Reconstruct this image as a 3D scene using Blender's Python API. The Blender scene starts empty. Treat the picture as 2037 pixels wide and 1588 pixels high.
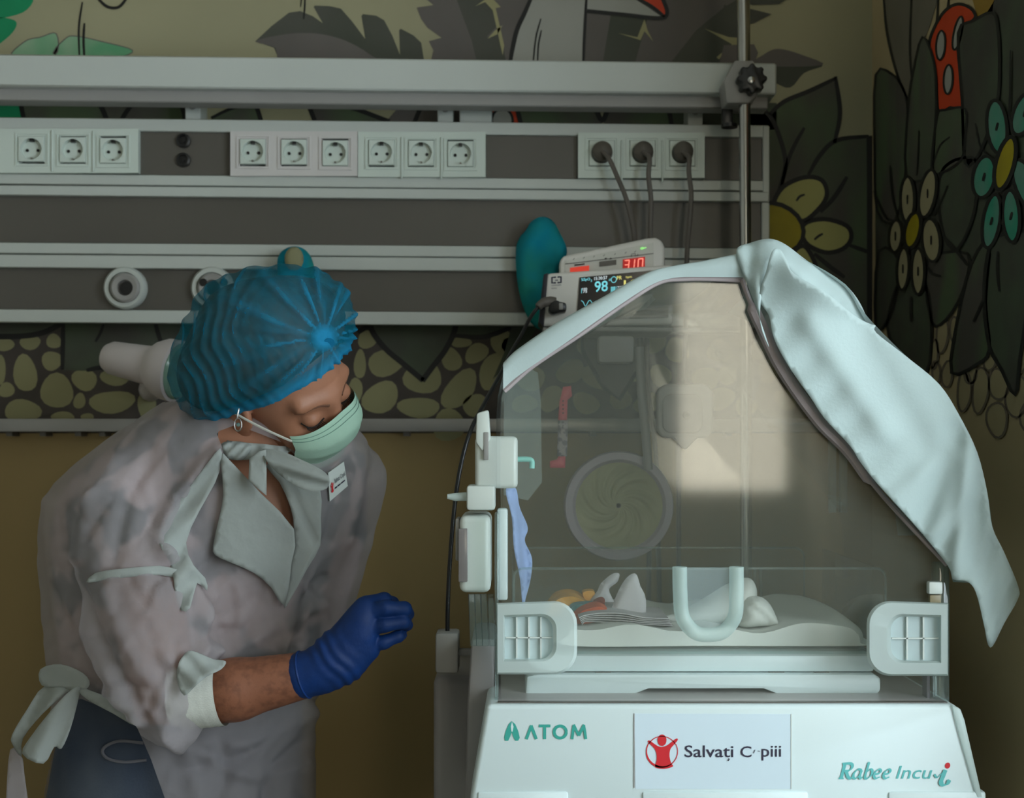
import bpy, bmesh, math, random
import numpy as np
from mathutils import Vector, Matrix
from mathutils.geometry import delaunay_2d_cdt
from mathutils.bvhtree import BVHTree
random.seed(7); np.random.seed(7)
SC = bpy.context.scene
COL = SC.collection

# ------------------------------------------------------------------ camera, light, exposure
FPX, CX, HY, EYE = 2800.0, 1018.5, 880.0, 1.27      # focal length and horizon in photo pixels, eye height in m
cam = bpy.data.cameras.new('camera')
cam.sensor_width = 36.0; cam.sensor_fit = 'HORIZONTAL'
cam.lens = FPX / 2037.0 * 36.0
cam.shift_y = (HY - 794.0) / 2037.0
cam.clip_start = 0.02; cam.clip_end = 50
cam.dof.use_dof = True; cam.dof.focus_distance = 1.80; cam.dof.aperture_fstop = 6.5
cam_ob = bpy.data.objects.new('camera', cam); COL.objects.link(cam_ob)
cam_ob.location = (0, 0, EYE); cam_ob.rotation_euler = (math.pi / 2, 0, 0)
SC.camera = cam_ob
SC.view_settings.view_transform = 'Standard'; SC.view_settings.look = 'None'
SC.view_settings.gamma = 1.0; SC.view_settings.use_curve_mapping = False
SC.view_settings.exposure = -0.12
SC.cycles.transparent_max_bounces = 16
SC.cycles.max_bounces = 6; SC.cycles.diffuse_bounces = 3; SC.cycles.glossy_bounces = 2; SC.cycles.transmission_bounces = 3
SC.cycles.use_adaptive_sampling = True; SC.cycles.adaptive_threshold = 0.1
SC.cycles.sample_clamp_indirect = 6.0
SC.cycles.caustics_reflective = False; SC.cycles.caustics_refractive = False
W = bpy.data.worlds.new('world'); SC.world = W; W.use_nodes = True
W.node_tree.nodes['Background'].inputs[0].default_value = (0.55, 0.65, 0.75, 1)
W.node_tree.nodes['Background'].inputs[1].default_value = 0.0
WIN_L = 10.5                                        # radiance of the daylight in the side window
WIN_C = (0.80, 0.93, 1.0)
CURT_L = 7.5                                        # glow of the drawn curtain on the rear window

def P(px, py, d): return Vector(((px - CX) / FPX * d, d, EYE + (HY - py) / FPX * d))
def lin(c): c /= 255.0; return c / 12.92 if c <= 0.04045 else ((c + 0.055) / 1.055) ** 2.4
def rgb(c): return (lin(c[0]), lin(c[1]), lin(c[2]), 1.0)

# ------------------------------------------------------------------ materials
MATS = {}
def N(nt, t, **kw):
    n = nt.nodes.new(t)
    for k, v in kw.items(): setattr(n, k, v)
    return n
def mat(name, c, rough=0.5, metal=0.0, var=0.0, scale=8.0, c2=None, bump=0.0, bscale=60.0, bdist=0.004, bdet=3, spec=0.5, stretch=None, sharp=None, trans=0.0, emit=0.0, coat=0.0, facet=0.0):
    """procedural material: principled with a noise-mixed second colour, bump and optional cut-out transparency of thin cloth"""
    if name in MATS: return MATS[name]
    m = bpy.data.materials.new(name); m.use_nodes = True; nt = m.node_tree
    b = nt.nodes['Principled BSDF']; out = nt.nodes['Material Output']
    b.inputs['Roughness'].default_value = rough; b.inputs['Metallic'].default_value = metal
    b.inputs['Specular IOR Level'].default_value = spec
    b.inputs['Coat Weight'].default_value = coat
    b.inputs['Subsurface Weight'].default_value = 0.0
    tc = N(nt, 'ShaderNodeTexCoord'); mp = N(nt, 'ShaderNodeMapping'); nt.links.new(tc.outputs['Object'], mp.inputs[0])
    if stretch: mp.inputs['Scale'].default_value = stretch
    nz = N(nt, 'ShaderNodeTexNoise'); nz.inputs['Scale'].default_value = scale; nz.inputs['Detail'].default_value = 2
    nt.links.new(mp.outputs[0], nz.inputs['Vector'])
    A = rgb(c)
    B = rgb(c2) if c2 else tuple(min(1, x * (1 + var)) for x in A[:3]) + (1,)
    if not c2: A = tuple(x * (1 - var) for x in A[:3]) + (1,)
    rp = N(nt, 'ShaderNodeValToRGB'); rp.color_ramp.elements[0].color = A; rp.color_ramp.elements[1].color = B
    lo, hi = sharp if sharp else (0.35, 0.65)
    rp.color_ramp.elements[0].position = lo; rp.color_ramp.elements[1].position = hi
    nt.links.new(nz.outputs['Fac'], rp.inputs[0]); nt.links.new(rp.outputs[0], b.inputs['Base Color'])
    if bump:
        n2 = N(nt, 'ShaderNodeTexNoise'); n2.inputs['Scale'].default_value = bscale; n2.inputs['Detail'].default_value = bdet; n2.inputs['Roughness'].default_value = 0.62
        nt.links.new(mp.outputs[0], n2.inputs['Vector'])
        bp = N(nt, 'ShaderNodeBump'); bp.inputs['Strength'].default_value = bump; bp.inputs['Distance'].default_value = bdist
        hsrc = n2.outputs['Fac']
        if facet:                                            # crumpled sheet: flat facets between creases
            vo = N(nt, 'ShaderNodeTexVoronoi'); vo.inputs['Scale'].default_value = facet
            wv = N(nt, 'ShaderNodeMix', data_type='RGBA', blend_type='LINEAR_LIGHT'); wv.inputs[0].default_value = 0.12
            nt.links.new(mp.outputs[0], wv.inputs[6]); nt.links.new(nz.outputs['Color'], wv.inputs[7]); nt.links.new(wv.outputs[2], vo.inputs['Vector'])
            ad = N(nt, 'ShaderNodeMath', operation='ADD'); nt.links.new(n2.outputs['Fac'], ad.inputs[0]); nt.links.new(vo.outputs['Distance'], ad.inputs[1]); hsrc = ad.outputs[0]
        nt.links.new(hsrc, bp.inputs['Height']); nt.links.new(bp.outputs[0], b.inputs['Normal'])
    if emit:
        nt.links.new(rp.outputs[0], b.inputs['Emission Color']); b.inputs['Emission Strength'].default_value = emit
    if trans:
        tr = N(nt, 'ShaderNodeBsdfTransparent'); tl = N(nt, 'ShaderNodeBsdfTranslucent'); mx = N(nt, 'ShaderNodeMixShader'); m2 = N(nt, 'ShaderNodeMixShader')
        nt.links.new(rp.outputs[0], tl.inputs[0])
        m2.inputs[0].default_value = 0.3
        nt.links.new(b.outputs[0], m2.inputs[1]); nt.links.new(tl.outputs[0], m2.inputs[2])
        mx.inputs[0].default_value = trans
        nt.links.new(m2.outputs[0], mx.inputs[1]); nt.links.new(tr.outputs[0], mx.inputs[2])
        nt.links.new(mx.outputs[0], out.inputs[0])
    MATS[name] = m
    return m
def glass(name, tint=(0.99, 0.995, 0.99), haze=0.014, rough=0.06, base=0.02, hazecol=(200, 215, 210)):
    if name in MATS: return MATS[name]
    m = bpy.data.materials.new(name); m.use_nodes = True; nt = m.node_tree
    nt.nodes.remove(nt.nodes['Principled BSDF']); out = nt.nodes['Material Output']
    tr = N(nt, 'ShaderNodeBsdfTransparent'); tr.inputs[0].default_value = tint + (1,)
    gl = N(nt, 'ShaderNodeBsdfGlossy'); gl.inputs['Roughness'].default_value = rough
    lw = N(nt, 'ShaderNodeLayerWeight'); lw.inputs[0].default_value = 0.5
    p = N(nt, 'ShaderNodeMath', operation='POWER'); p.inputs[1].default_value = 4.0
    nt.links.new(lw.outputs['Facing'], p.inputs[0])
    ma = N(nt, 'ShaderNodeMath', operation='MULTIPLY_ADD'); ma.inputs[1].default_value = 0.8; ma.inputs[2].default_value = base
    nt.links.new(p.outputs[0], ma.inputs[0])
    df = N(nt, 'ShaderNodeBsdfDiffuse'); df.inputs[0].default_value = rgb(hazecol)
    m1 = N(nt, 'ShaderNodeMixShader'); m1.inputs[0].default_value = haze
    nt.links.new(tr.outputs[0], m1.inputs[1]); nt.links.new(df.outputs[0], m1.inputs[2])
    m2 = N(nt, 'ShaderNodeMixShader'); nt.links.new(ma.outputs[0], m2.inputs[0])
    nt.links.new(m1.outputs[0], m2.inputs[1]); nt.links.new(gl.outputs[0], m2.inputs[2])
    nt.links.new(m2.outputs[0], out.inputs[0])
    MATS[name] = m
    return m
def emis(name, c, s):
    if name in MATS: return MATS[name]
    m = bpy.data.materials.new(name); m.use_nodes = True; nt = m.node_tree
    b = nt.nodes['Principled BSDF']; b.inputs['Base Color'].default_value = rgb(c)
    b.inputs['Emission Color'].default_value = rgb(c); b.inputs['Emission Strength'].default_value = s
    m.cycles.emission_sampling = 'NONE'                # tiny indicator lights: seen, not sampled
    MATS[name] = m
    return m

# ------------------------------------------------------------------ builders
WL = {}
def tag(o, label=None, cat=None, group=None, kind=None):
    if label: o['label'] = label
    if cat: o['category'] = cat
    if group: o['group'] = group
    if kind: o['kind'] = kind
    return o
def link(o, parent):
    COL.objects.link(o)
    if parent is not None:
        o.parent = parent
        o.matrix_parent_inverse = Matrix.Translation(-world_loc(parent))
    return o
def world_loc(o):
    return WL.get(o.name, Vector((0, 0, 0)))
def empty(name, loc, label, cat, group=None):
    o = bpy.data.objects.new(name, None); COL.objects.link(o); o.location = loc
    o.empty_display_size = 0.05
    WL[o.name] = Vector(loc)
    return tag(o, label, cat, group)
def obj(name, verts, faces, m, parent=None, smooth=False, bevel=0.0, seg=2, angle=35):
    me = bpy.data.meshes.new(name); me.from_pydata([tuple(v) for v in verts], [], [tuple(int(i) for i in f) for f in faces])
    bm = bmesh.new(); bm.from_mesh(me)
    bmesh.ops.remove_doubles(bm, verts=bm.verts, dist=1e-6)
    bmesh.ops.recalc_face_normals(bm, faces=bm.faces)
    if bevel:
        es = [e for e in bm.edges if len(e.link_faces) == 2 and e.calc_face_angle(0) > math.radians(angle)]
        bmesh.ops.bevel(bm, geom=es, offset=bevel, segments=seg, affect='EDGES', profile=0.5, clamp_overlap=True)
    bm.to_mesh(me); bm.free()
    if isinstance(m, (list, tuple)):
        for k in m: me.materials.append(k)
    else: me.materials.append(m)
    if smooth:
        for p in me.polygons: p.use_smooth = True
        if smooth == 'auto' or bevel:
            try: me.set_sharp_from_angle(angle=math.radians(40))
            except Exception: pass
    o = bpy.data.objects.new(name, me)
    return link(o, parent)
def boxv(x0, x1, y0, y1, z0, z1):
    v = [(x, y, z) for x in (x0, x1) for y in (y0, y1) for z in (z0, z1)]
    f = [(0, 1, 3, 2), (4, 6, 7, 5), (0, 4, 5, 1), (2, 3, 7, 6), (0, 2, 6, 4), (1, 5, 7, 3)]
    return v, f
def box(name, b, m, parent=None, bevel=0.0, seg=2):
    return obj(name, *boxv(*b), m, parent, smooth=bool(bevel), bevel=bevel, seg=seg)
def pbox(name, x0, y0, x1, y1, d0, d1, m, parent=None, bevel=0.0, seg=2):
    """box given by its front-face pixel rectangle at distance d0, reaching back to d1"""
    a, b = P(x0, y0, d0), P(x1, y1, d0)
    return box(name, (a.x, b.x, d0, d1, b.z, a.z), m, parent, bevel, seg)
def prism(name, pts, d0, d1, m, parent=None, bevel=0.0, seg=2, smooth=None):
    """outline in pixels at distance d0 pushed straight back to d1"""
    f = [P(x, y, d0) for x, y in pts]; n = len(f)
    v = f + [Vector((p.x, d1, p.z)) for p in f]
    faces = [tuple(range(n))[::-1], tuple(range(n, 2 * n))] + [(i, (i + 1) % n, n + (i + 1) % n, n + i) for i in range(n)]
    return obj(name, v, faces, m, parent, smooth=('auto' if (smooth or bevel) else False), bevel=bevel, seg=seg)
def rrect(x0, y0, x1, y1, r, n=6):
    out = []
    for cx, cy, a0 in ((x1 - r, y0 + r, -90), (x1 - r, y1 - r, 0), (x0 + r, y1 - r, 90), (x0 + r, y0 + r, 180)):
        for i in range(n + 1):
            a = math.radians(a0 + 90 * i / n); out.append((cx + r * math.cos(a), cy + r * math.sin(a)))
    return out
def cr(pts, n=6, closed=False):
    """Catmull-Rom through 2-D or 3-D points"""
    p = [np.array(tuple(q), float) for q in pts]
    if closed: ext = [p[-1]] + p + [p[0], p[1]]
    else: ext = [2 * p[0] - p[1]] + p + [2 * p[-1] - p[-2]]
    out = []
    for i in range(1, len(ext) - 2):
        a, b, c, d = ext[i - 1:i + 3]
        for k in range(n):
            t = k / n
            out.append(0.5 * ((2 * b) + (c - a) * t + (2 * a - 5 * b + 4 * c - d) * t * t + (3 * b - a - 3 * c + d) * t ** 3))
    if not closed: out.append(p[-1])
    return [tuple(q) for q in out]
def tubev(pts, r, seg=8, cap=True):
    pts = [Vector(p) for p in pts]; n = len(pts)
    rs = [r(i / (n - 1)) for i in range(n)] if callable(r) else ([r] * n if not isinstance(r, (list, tuple)) else list(r))
    v, f = [], []
    up = None
    for i, p in enumerate(pts):
        t = (pts[min(i + 1, n - 1)] - pts[max(i - 1, 0)]).normalized()
        if up is None:
            up = Vector((0, 0, 1)) if abs(t.z) < 0.9 else Vector((0, 1, 0))
        a = t.cross(up).normalized(); up = a.cross(t).normalized()
        for k in range(seg):
            an = 2 * math.pi * k / seg
            v.append(p + (a * math.cos(an) + up * math.sin(an)) * rs[i])
    for i in range(n - 1):
        for k in range(seg):
            f.append((i * seg + k, i * seg + (k + 1) % seg, (i + 1) * seg + (k + 1) % seg, (i + 1) * seg + k))
    if cap: f += [tuple(range(seg))[::-1], tuple((n - 1) * seg + k for k in range(seg))]
    return v, f
def tube(name, pts, r, m, parent=None, seg=8, cap=True):
    return obj(name, *tubev(pts, r, seg, cap), m, parent, smooth='auto')
def lathe(name, prof, c, axis, m, parent=None, seg=32, mats=None):
    """profile of (radius, height along axis) turned about axis through c"""
    ax = Vector(axis).normalized(); u = ax.orthogonal().normalized(); w = ax.cross(u); c = Vector(c)
    v, f = [], []
    for r, h in prof:
        for k in range(seg):
            a = 2 * math.pi * k / seg
            v.append(c + ax * h + (u * math.cos(a) + w * math.sin(a)) * max(r, 1e-5))
    for i in range(len(prof) - 1):
        for k in range(seg):
            f.append((i * seg + k, i * seg + (k + 1) % seg, (i + 1) * seg + (k + 1) % seg, (i + 1) * seg + k))
    f += [tuple(range(seg)), tuple((len(prof) - 1) * seg + k for k in range(seg))]
    return obj(name, v, f, m, parent, smooth='auto')
def inside(poly, x, y):
    x = np.asarray(x, float); y = np.asarray(y, float); r = np.zeros(x.shape, bool); n = len(poly)
    for i in range(n):
        x1, y1 = poly[i][:2]; x2, y2 = poly[(i + 1) % n][:2]
        if y1 == y2: continue
        c = ((y1 > y) != (y2 > y)) & (x < (x2 - x1) * (y - y1) / (y2 - y1) + x1)
        r ^= c
    return r
def segdist(poly, x, y, closed=True):
    d = np.full(np.shape(x), 1e9); n = len(poly)
    for i in range(n if closed else n - 1):
        x1, y1 = poly[i][:2]; x2, y2 = poly[(i + 1) % n][:2]
        dx, dy = x2 - x1, y2 - y1; L = dx * dx + dy * dy + 1e-9
        t = np.clip(((x - x1) * dx + (y - y1) * dy) / L, 0, 1)
        d = np.minimum(d, np.hypot(x - x1 - t * dx, y - y1 - t * dy))
    return d
def tri_poly(pts, step=None):
    """triangulated filled outline with a regular grid of inner points (pixel space)"""
    p2 = [Vector((p[0], p[1])) for p in pts]; n = len(p2); ins = []
    if step:
        xs = np.arange(min(p[0] for p in pts), max(p[0] for p in pts), step); ys = np.arange(min(p[1] for p in pts), max(p[1] for p in pts), step)
        X, Y = np.meshgrid(xs, ys); X = X + np.where((np.arange(len(ys)) % 2)[:, None] == 1, step / 2, 0)
        X, Y = X.ravel(), Y.ravel()
        k = inside(pts, X, Y) & (segdist(pts, X, Y) > step * 0.45)
        ins = [Vector((a, b)) for a, b in zip(X[k], Y[k])]
    v, e, f, *_ = delaunay_2d_cdt(p2 + ins, [(i, (i + 1) % n) for i in range(n)], [list(range(n))], 1, 1e-5)
    return [(q.x, q.y) for q in v], [tuple(k) for k in f]
def idw(pts, ds, x, y, p=2.5):
    d = np.array([(np.hypot(x - q[0], y - q[1]) + 1e-6) ** -p for q in pts]); return (d * np.array(ds)[:, None]).sum(0) / d.sum(0)
def sheet(name, pts, m, parent=None, d=None, step=8, thick=0.0012, fold=None, smooth=5, bulge=0.0, bw=20.0, dfun=None):
    """thin cloth: outline of (px, py[, distance]); distances blended over the inside, folds added, then given thickness"""
    ds = [q[2] if len(q) > 2 else d for q in pts]
    if smooth:
        full = cr([(q[0], q[1], dd if dd is not None else 0) for q, dd in zip(pts, ds)], smooth, True)
    else: full = [(q[0], q[1], dd or 0) for q, dd in zip(pts, ds)]
    v, f = tri_poly(full, step)
    x = np.array([a for a, b in v]); y = np.array([b for a, b in v])
    dd = dfun(x, y) if dfun else idw([q[:2] for q in full], [q[2] for q in full], x, y)
    if bulge: dd = dd - bulge * np.sqrt(np.clip(segdist(full, x, y) / bw, 0, 1))
    if fold: dd = dd + fold(x, y)
    front = [P(a, b, c) for a, b, c in zip(x, y, dd)]
    n = len(front)
    vv = front + [Vector((p.x, p.y + thick, p.z)) for p in front]
    ff = list(f) + [tuple(n + i for i in t[::-1]) for t in f]
    cnt = {}
    for t in f:
        for i in range(len(t)):
            a, b = t[i], t[(i + 1) % len(t)]; cnt[(a, b)] = 1
    ff += [(a, n + a, n + b, b)[::-1] for (a, b) in cnt if (b, a) not in cnt]
    return obj(name, vv, ff, m, parent, smooth=True)
def pillow(name, pts, m, d, H, bw, parent=None, step=7, back=0.5, fold=None, smooth=5):
    """closed soft body: outline bulging towards and away from the camera by H metres"""
    full = cr(pts, smooth, True) if smooth else list(pts)
    v, f = tri_poly(full, step)
    x = np.array([a for a, b in v]); y = np.array([b for a, b in v])
    e = np.clip(segdist(full, x, y) / bw, 0, 1); b = np.sqrt(np.clip(1 - (1 - e) ** 2, 0, 1)) * H
    fo = fold(x, y) if fold else 0
    n = len(v)
    S0 = [P(a, c, d) for a, c in zip(x, y)]
    fr = [Vector((p.x, p.y - k, p.z)) for p, k in zip(S0, b + fo * (e > 0))]; bk = [Vector((p.x, p.y + k * back, p.z)) for p, k in zip(S0, b)]
    ff = list(f) + [tuple(n + i for i in t[::-1]) for t in f]
    return obj(name, fr + bk, ff, m, parent, smooth=True)
def textv(s, shear=0.0, bold=0.0):
    cu = bpy.data.curves.new('lettering', 'FONT'); cu.body = s; cu.shear = shear; cu.offset = bold; cu.resolution_u = 3
    o = bpy.data.objects.new('lettering', cu); COL.objects.link(o)
    bpy.context.view_layer.update()
    me = bpy.data.meshes.new_from_object(o.evaluated_get(bpy.context.evaluated_depsgraph_get()))
    v = np.array([tuple(q.co) for q in me.vertices]); f = [tuple(p.vertices) for p in me.polygons]
    bpy.data.objects.remove(o); bpy.data.curves.remove(cu); bpy.data.meshes.remove(me)
    return v, f
def text(name, s, x0, y0, x1, y1, d, m, parent, shear=0.0, bold=0.0, mapf=None, thick=0.0003):
    v, f = textv(s, shear, bold)
    lo, hi = v.min(0), v.max(0)
    u = x0 + (v[:, 0] - lo[0]) / (hi[0] - lo[0]) * (x1 - x0); w = y1 - (v[:, 1] - lo[1]) / max(hi[1] - lo[1], 1e-6) * (y1 - y0)
    mf = mapf or (lambda a, b: P(a, b, d))
    return obj(name, [mf(a, b) for a, b in zip(u, w)], f, m, parent)
def ribbonv(pts, w, mapf, n=5, closed=False, taper=0.0, flat=False):
    q = np.array(cr(pts, n, closed) if not flat else pts, float); k = len(q)
    if closed: t = np.roll(q, -1, 0) - np.roll(q, 1, 0)
    else: t = np.gradient(q, axis=0)
    t /= np.linalg.norm(t, axis=1)[:, None] + 1e-9
    nr = np.stack([-t[:, 1], t[:, 0]], 1)
    ww = np.full(k, w / 2.0)
    if taper and not closed:
        s = np.linspace(0, 1, k); ww = ww * (1 - taper * np.abs(2 * s - 1) ** 3)
    a, b = q + nr * ww[:, None], q - nr * ww[:, None]
    v = [mapf(*p) for p in a] + [mapf(*p) for p in b]
    f = [(i, (i + 1) % k, k + (i + 1) % k, k + i) for i in range(k if closed else k - 1)]
    return v, f
def joinv(*vf):
    V, Fc = [], []
    for v, f in vf:
        o = len(V); V += list(v); Fc += [tuple(i + o for i in t) for t in f]
    return V, Fc
def ell(cx, cy, rx, ry, rot=0, n=20, jit=0.0):
    c, s = math.cos(math.radians(rot)), math.sin(math.radians(rot)); out = []
    for i in range(n):
        a = 2 * math.pi * i / n; k = 1 + jit * math.sin(3 * a + cx) + jit * 0.6 * math.sin(2 * a + cy)
        x, y = rx * k * math.cos(a), ry * k * math.sin(a); out.append((cx + x * c - y * s, cy + x * s + y * c))
    return out
# signed-distance modelling ----------------------------------------------------------------
def smin(a, b, k):
    h = np.clip(0.5 + 0.5 * (b - a) / k, 0, 1); return b * (1 - h) + a * h - k * h * (1 - h)
def smax(a, b, k): return -smin(-a, -b, k)
def sd_rc(X, Y, Z, a, b, ra, rb):
    ba = [b[i] - a[i] for i in range(3)]; L = sum(k * k for k in ba) + 1e-12
    px, py, pz = X - a[0], Y - a[1], Z - a[2]
    h = np.clip((px * ba[0] + py * ba[1] + pz * ba[2]) / L, 0, 1)
    return np.sqrt((px - ba[0] * h) ** 2 + (py - ba[1] * h) ** 2 + (pz - ba[2] * h) ** 2) - (ra + (rb - ra) * h)
def sd_el(X, Y, Z, c, r):
    px, py, pz = X - c[0], Y - c[1], Z - c[2]
    k0 = np.sqrt((px / r[0]) ** 2 + (py / r[1]) ** 2 + (pz / r[2]) ** 2); k1 = np.sqrt((px / r[0] ** 2) ** 2 + (py / r[1] ** 2) ** 2 + (pz / r[2] ** 2) ** 2)
    return k0 * (k0 - 1) / (k1 + 1e-9)
def surfnet(fn, lo, hi, h):
    ax = [np.arange(lo[i], hi[i] + h, h, dtype=np.float32) for i in range(3)]
    X, Y, Z = np.meshgrid(*ax, indexing='ij'); V = fn(X, Y, Z).astype(np.float32); S = V < 0
    n = [k - 1 for k in S.shape]
    cnt = np.zeros(n, np.int8)
    offs = [(i, j, k) for i in (0, 1) for j in (0, 1) for k in (0, 1)]
    sl = lambda A, o: A[o[0]:o[0] + n[0], o[1]:o[1] + n[1], o[2]:o[2] + n[2]]
    for o in offs: cnt += sl(S, o)
    I = np.argwhere((cnt > 0) & (cnt < 8)); ids = np.full(n, -1, np.int64); ids[I[:, 0], I[:, 1], I[:, 2]] = np.arange(len(I))
    c = {o: V[I[:, 0] + o[0], I[:, 1] + o[1], I[:, 2] + o[2]] for o in offs}
    acc = np.zeros((len(I), 3)); num = np.zeros(len(I))
    for o in offs:
        for a in range(3):
            if o[a]: continue
            o2 = tuple(1 if q == a else o[q] for q in range(3)); va, vb = c[o], c[o2]; m = (va < 0) != (vb < 0)
            t = np.where(m, va / (va - vb + 1e-12), 0); p = np.tile(np.array(o, float), (len(I), 1)); p[:, a] += t
            acc[m] += p[m]; num[m] += 1
    vert = np.array(lo) + (I + acc / num[:, None]) * h
    faces = []
    for a in range(3):
        b, d = (a + 1) % 3, (a + 2) % 3
        s0 = [slice(None)] * 3; s1 = [slice(None)] * 3; s0[a] = slice(0, -1); s1[a] = slice(1, None)
        A, B = S[tuple(s0)], S[tuple(s1)]
        E = np.argwhere(A != B); E = E[(E[:, b] > 0) & (E[:, d] > 0) & (E[:, b] < n[b]) & (E[:, d] < n[d])]
        fl = A[E[:, 0], E[:, 1], E[:, 2]]
        def cell(db, dd):
            q = E.copy(); q[:, b] += db; q[:, d] += dd; return ids[q[:, 0], q[:, 1], q[:, 2]]
        q = np.stack([cell(-1, -1), cell(0, -1), cell(0, 0), cell(-1, 0)], 1)
        q[~fl] = q[~fl][:, ::-1]; faces.append(q)
    return vert, np.concatenate(faces)
def vnormals(v, f):
    nrm = np.zeros_like(v); fn = np.cross(v[f[:, 2]] - v[f[:, 0]], v[f[:, 3]] - v[f[:, 1]])
    for k in range(4): np.add.at(nrm, f[:, k], fn)
    return nrm / (np.linalg.norm(nrm, axis=1)[:, None] + 1e-12)
def npx(v): return CX + FPX * v[:, 0] / v[:, 1], HY - FPX * (v[:, 2] - EYE) / v[:, 1]
def fast_obj(name, v, f, mats, parent=None, mi=None):
    me = bpy.data.meshes.new(name); me.from_pydata(v.tolist(), [], f.tolist())
    for k in (mats if isinstance(mats, (list, tuple)) else [mats]): me.materials.append(k)
    me.polygons.foreach_set('use_smooth', np.ones(len(f), bool))
    if mi is not None: me.polygons.foreach_set('material_index', mi.astype(np.int32))
    me.update()
    return link(bpy.data.objects.new(name, me), parent)
def smooth_mesh(v, f, it=2, lam=0.5):
    for _ in range(it):
        acc = np.zeros_like(v); num = np.zeros(len(v))
        for k in range(4):
            for o in (1, 3):
                np.add.at(acc, f[:, k], v[f[:, (k + o) % 4]]); np.add.at(num, f[:, k], 1)
        v = v + lam * (acc / np.maximum(num, 1)[:, None] - v) * (num > 0)[:, None]
    return v
# ------------------------------------------------------------------ the room
DW = 2.56                     # distance of the back wall
XR = 0.655                    # the short side wall at the right of the bay
def wall_mat():
    m = mat('wall_paint', (160, 155, 124), 0.6, var=0.05, scale=3)
    nt = m.node_tree; b = nt.nodes['Principled BSDF']
    src = b.inputs['Base Color'].links[0].from_socket
    tc = N(nt, 'ShaderNodeTexCoord'); sx = N(nt, 'ShaderNodeSeparateXYZ'); nt.links.new(tc.outputs['Object'], sx.inputs[0])
    lt = N(nt, 'ShaderNodeMath', operation='LESS_THAN'); lt.inputs[1].default_value = P(0, 862, DW).z; nt.links.new(sx.outputs['Z'], lt.inputs[0])
    mx = N(nt, 'ShaderNodeMix', data_type='RGBA'); nt.links.new(lt.outputs[0], mx.inputs[0])
    nt.links.new(src, mx.inputs[6]); mx.inputs[7].default_value = rgb((146, 124, 80))
    nt.links.new(mx.outputs[2], b.inputs['Base Color'])
    return m
M_wall = wall_mat()
M_wallr = mat('wall_paint_side', (184, 166, 128), 0.75, var=0.06, scale=3)  # paint lightened to make up for the weak light on this wall
M_room = mat('room_paint', (204, 200, 188), 0.8, var=0.04, scale=2)
M_floor = mat('floor_vinyl', (128, 124, 114), 0.45, var=0.15, scale=5)
def struct(o): o['kind'] = 'structure'; return o
wall_back = struct(box('wall_back', (-2.3, XR + 0.1, DW, DW + 0.1, 0, 2.8), M_wall))
wall_right = struct(box('wall_right', (XR, XR + 0.1, 1.66, DW, 0, 2.8), M_wallr))
struct(box('wall_alcove_right', (XR, 1.37, 1.56, 1.66, 0, 2.8), M_room))
struct(box('wall_left', (-2.3, -2.2, -2.6, DW, 0, 2.8), M_room))
struct(box('floor', (-2.3, 2.1, -2.6, DW + 0.1, -0.1, 0), M_floor))
struct(box('ceiling', (-2.3, 2.1, -2.6, DW + 0.1, 2.8, 2.9), M_room))
# side wall of the room with the daylight window, built round its opening
WX, WY0, WY1, WZ0, WZ1 = 1.25, -0.45, 1.30, 0.80, 2.15
sw = joinv(boxv(WX, WX + 0.12, -2.6, WY0, 0, 2.8), boxv(WX, WX + 0.12, WY1, 1.56, 0, 2.8), boxv(WX, WX + 0.12, WY0, WY1, 0, WZ0), boxv(WX, WX + 0.12, WY0, WY1, WZ1, 2.8))
struct(obj('wall_window_side', *sw, M_room))
w1 = struct(obj('window_1', *joinv(*[boxv(WX + 0.02, WX + 0.07, y, y + 0.05, WZ0, WZ1) for y in (WY0, 0.4, WY1 - 0.05)], *[boxv(WX + 0.02, WX + 0.07, WY0, WY1, z, z + 0.05) for z in (WZ0, WZ1 - 0.05)]), mat('window_frame_white', (215, 215, 212), 0.4)))
def daylight(name, c, s):
    m = bpy.data.materials.new(name); m.use_nodes = True; nt = m.node_tree
    nt.nodes.remove(nt.nodes['Principled BSDF']); e = N(nt, 'ShaderNodeEmission'); e.inputs[0].default_value = tuple(c) + (1,); e.inputs[1].default_value = s
    nt.links.new(e.outputs[0], nt.nodes['Material Output'].inputs[0]); return m
box('pane', (WX + 0.075, WX + 0.08, WY0, WY1, WZ0, WZ1), daylight('daylight_pane', WIN_C, WIN_L), w1)
# rear wall with a second, curtained window
RY = -2.6
RX0, RX1, RZ0, RZ1 = 0.68, 1.22, 1.02, 2.3
struct(obj('wall_rear', *joinv(boxv(-2.3, RX0, RY - 0.1, RY, 0, 2.8), boxv(RX1, 2.1, RY - 0.1, RY, 0, 2.8), boxv(RX0, RX1, RY - 0.1, RY, 0, RZ0), boxv(RX0, RX1, RY - 0.1, RY, RZ1, 2.8)), M_room))
w2 = struct(obj('window_2', *joinv(*[boxv(x, x + 0.04, RY - 0.06, RY - 0.01, RZ0, RZ1) for x in (RX0, RX1 - 0.04)], *[boxv(RX0, RX1, RY - 0.06, RY - 0.01, z, z + 0.04) for z in (RZ0, RZ1 - 0.04)]), MATS['window_frame_white']))
box('curtain_pane', (RX0, RX1, RY - 0.09, RY - 0.07, RZ0, RZ1), daylight('curtain_daylight', (1.0, 0.93, 0.74), CURT_L), w2)

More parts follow.
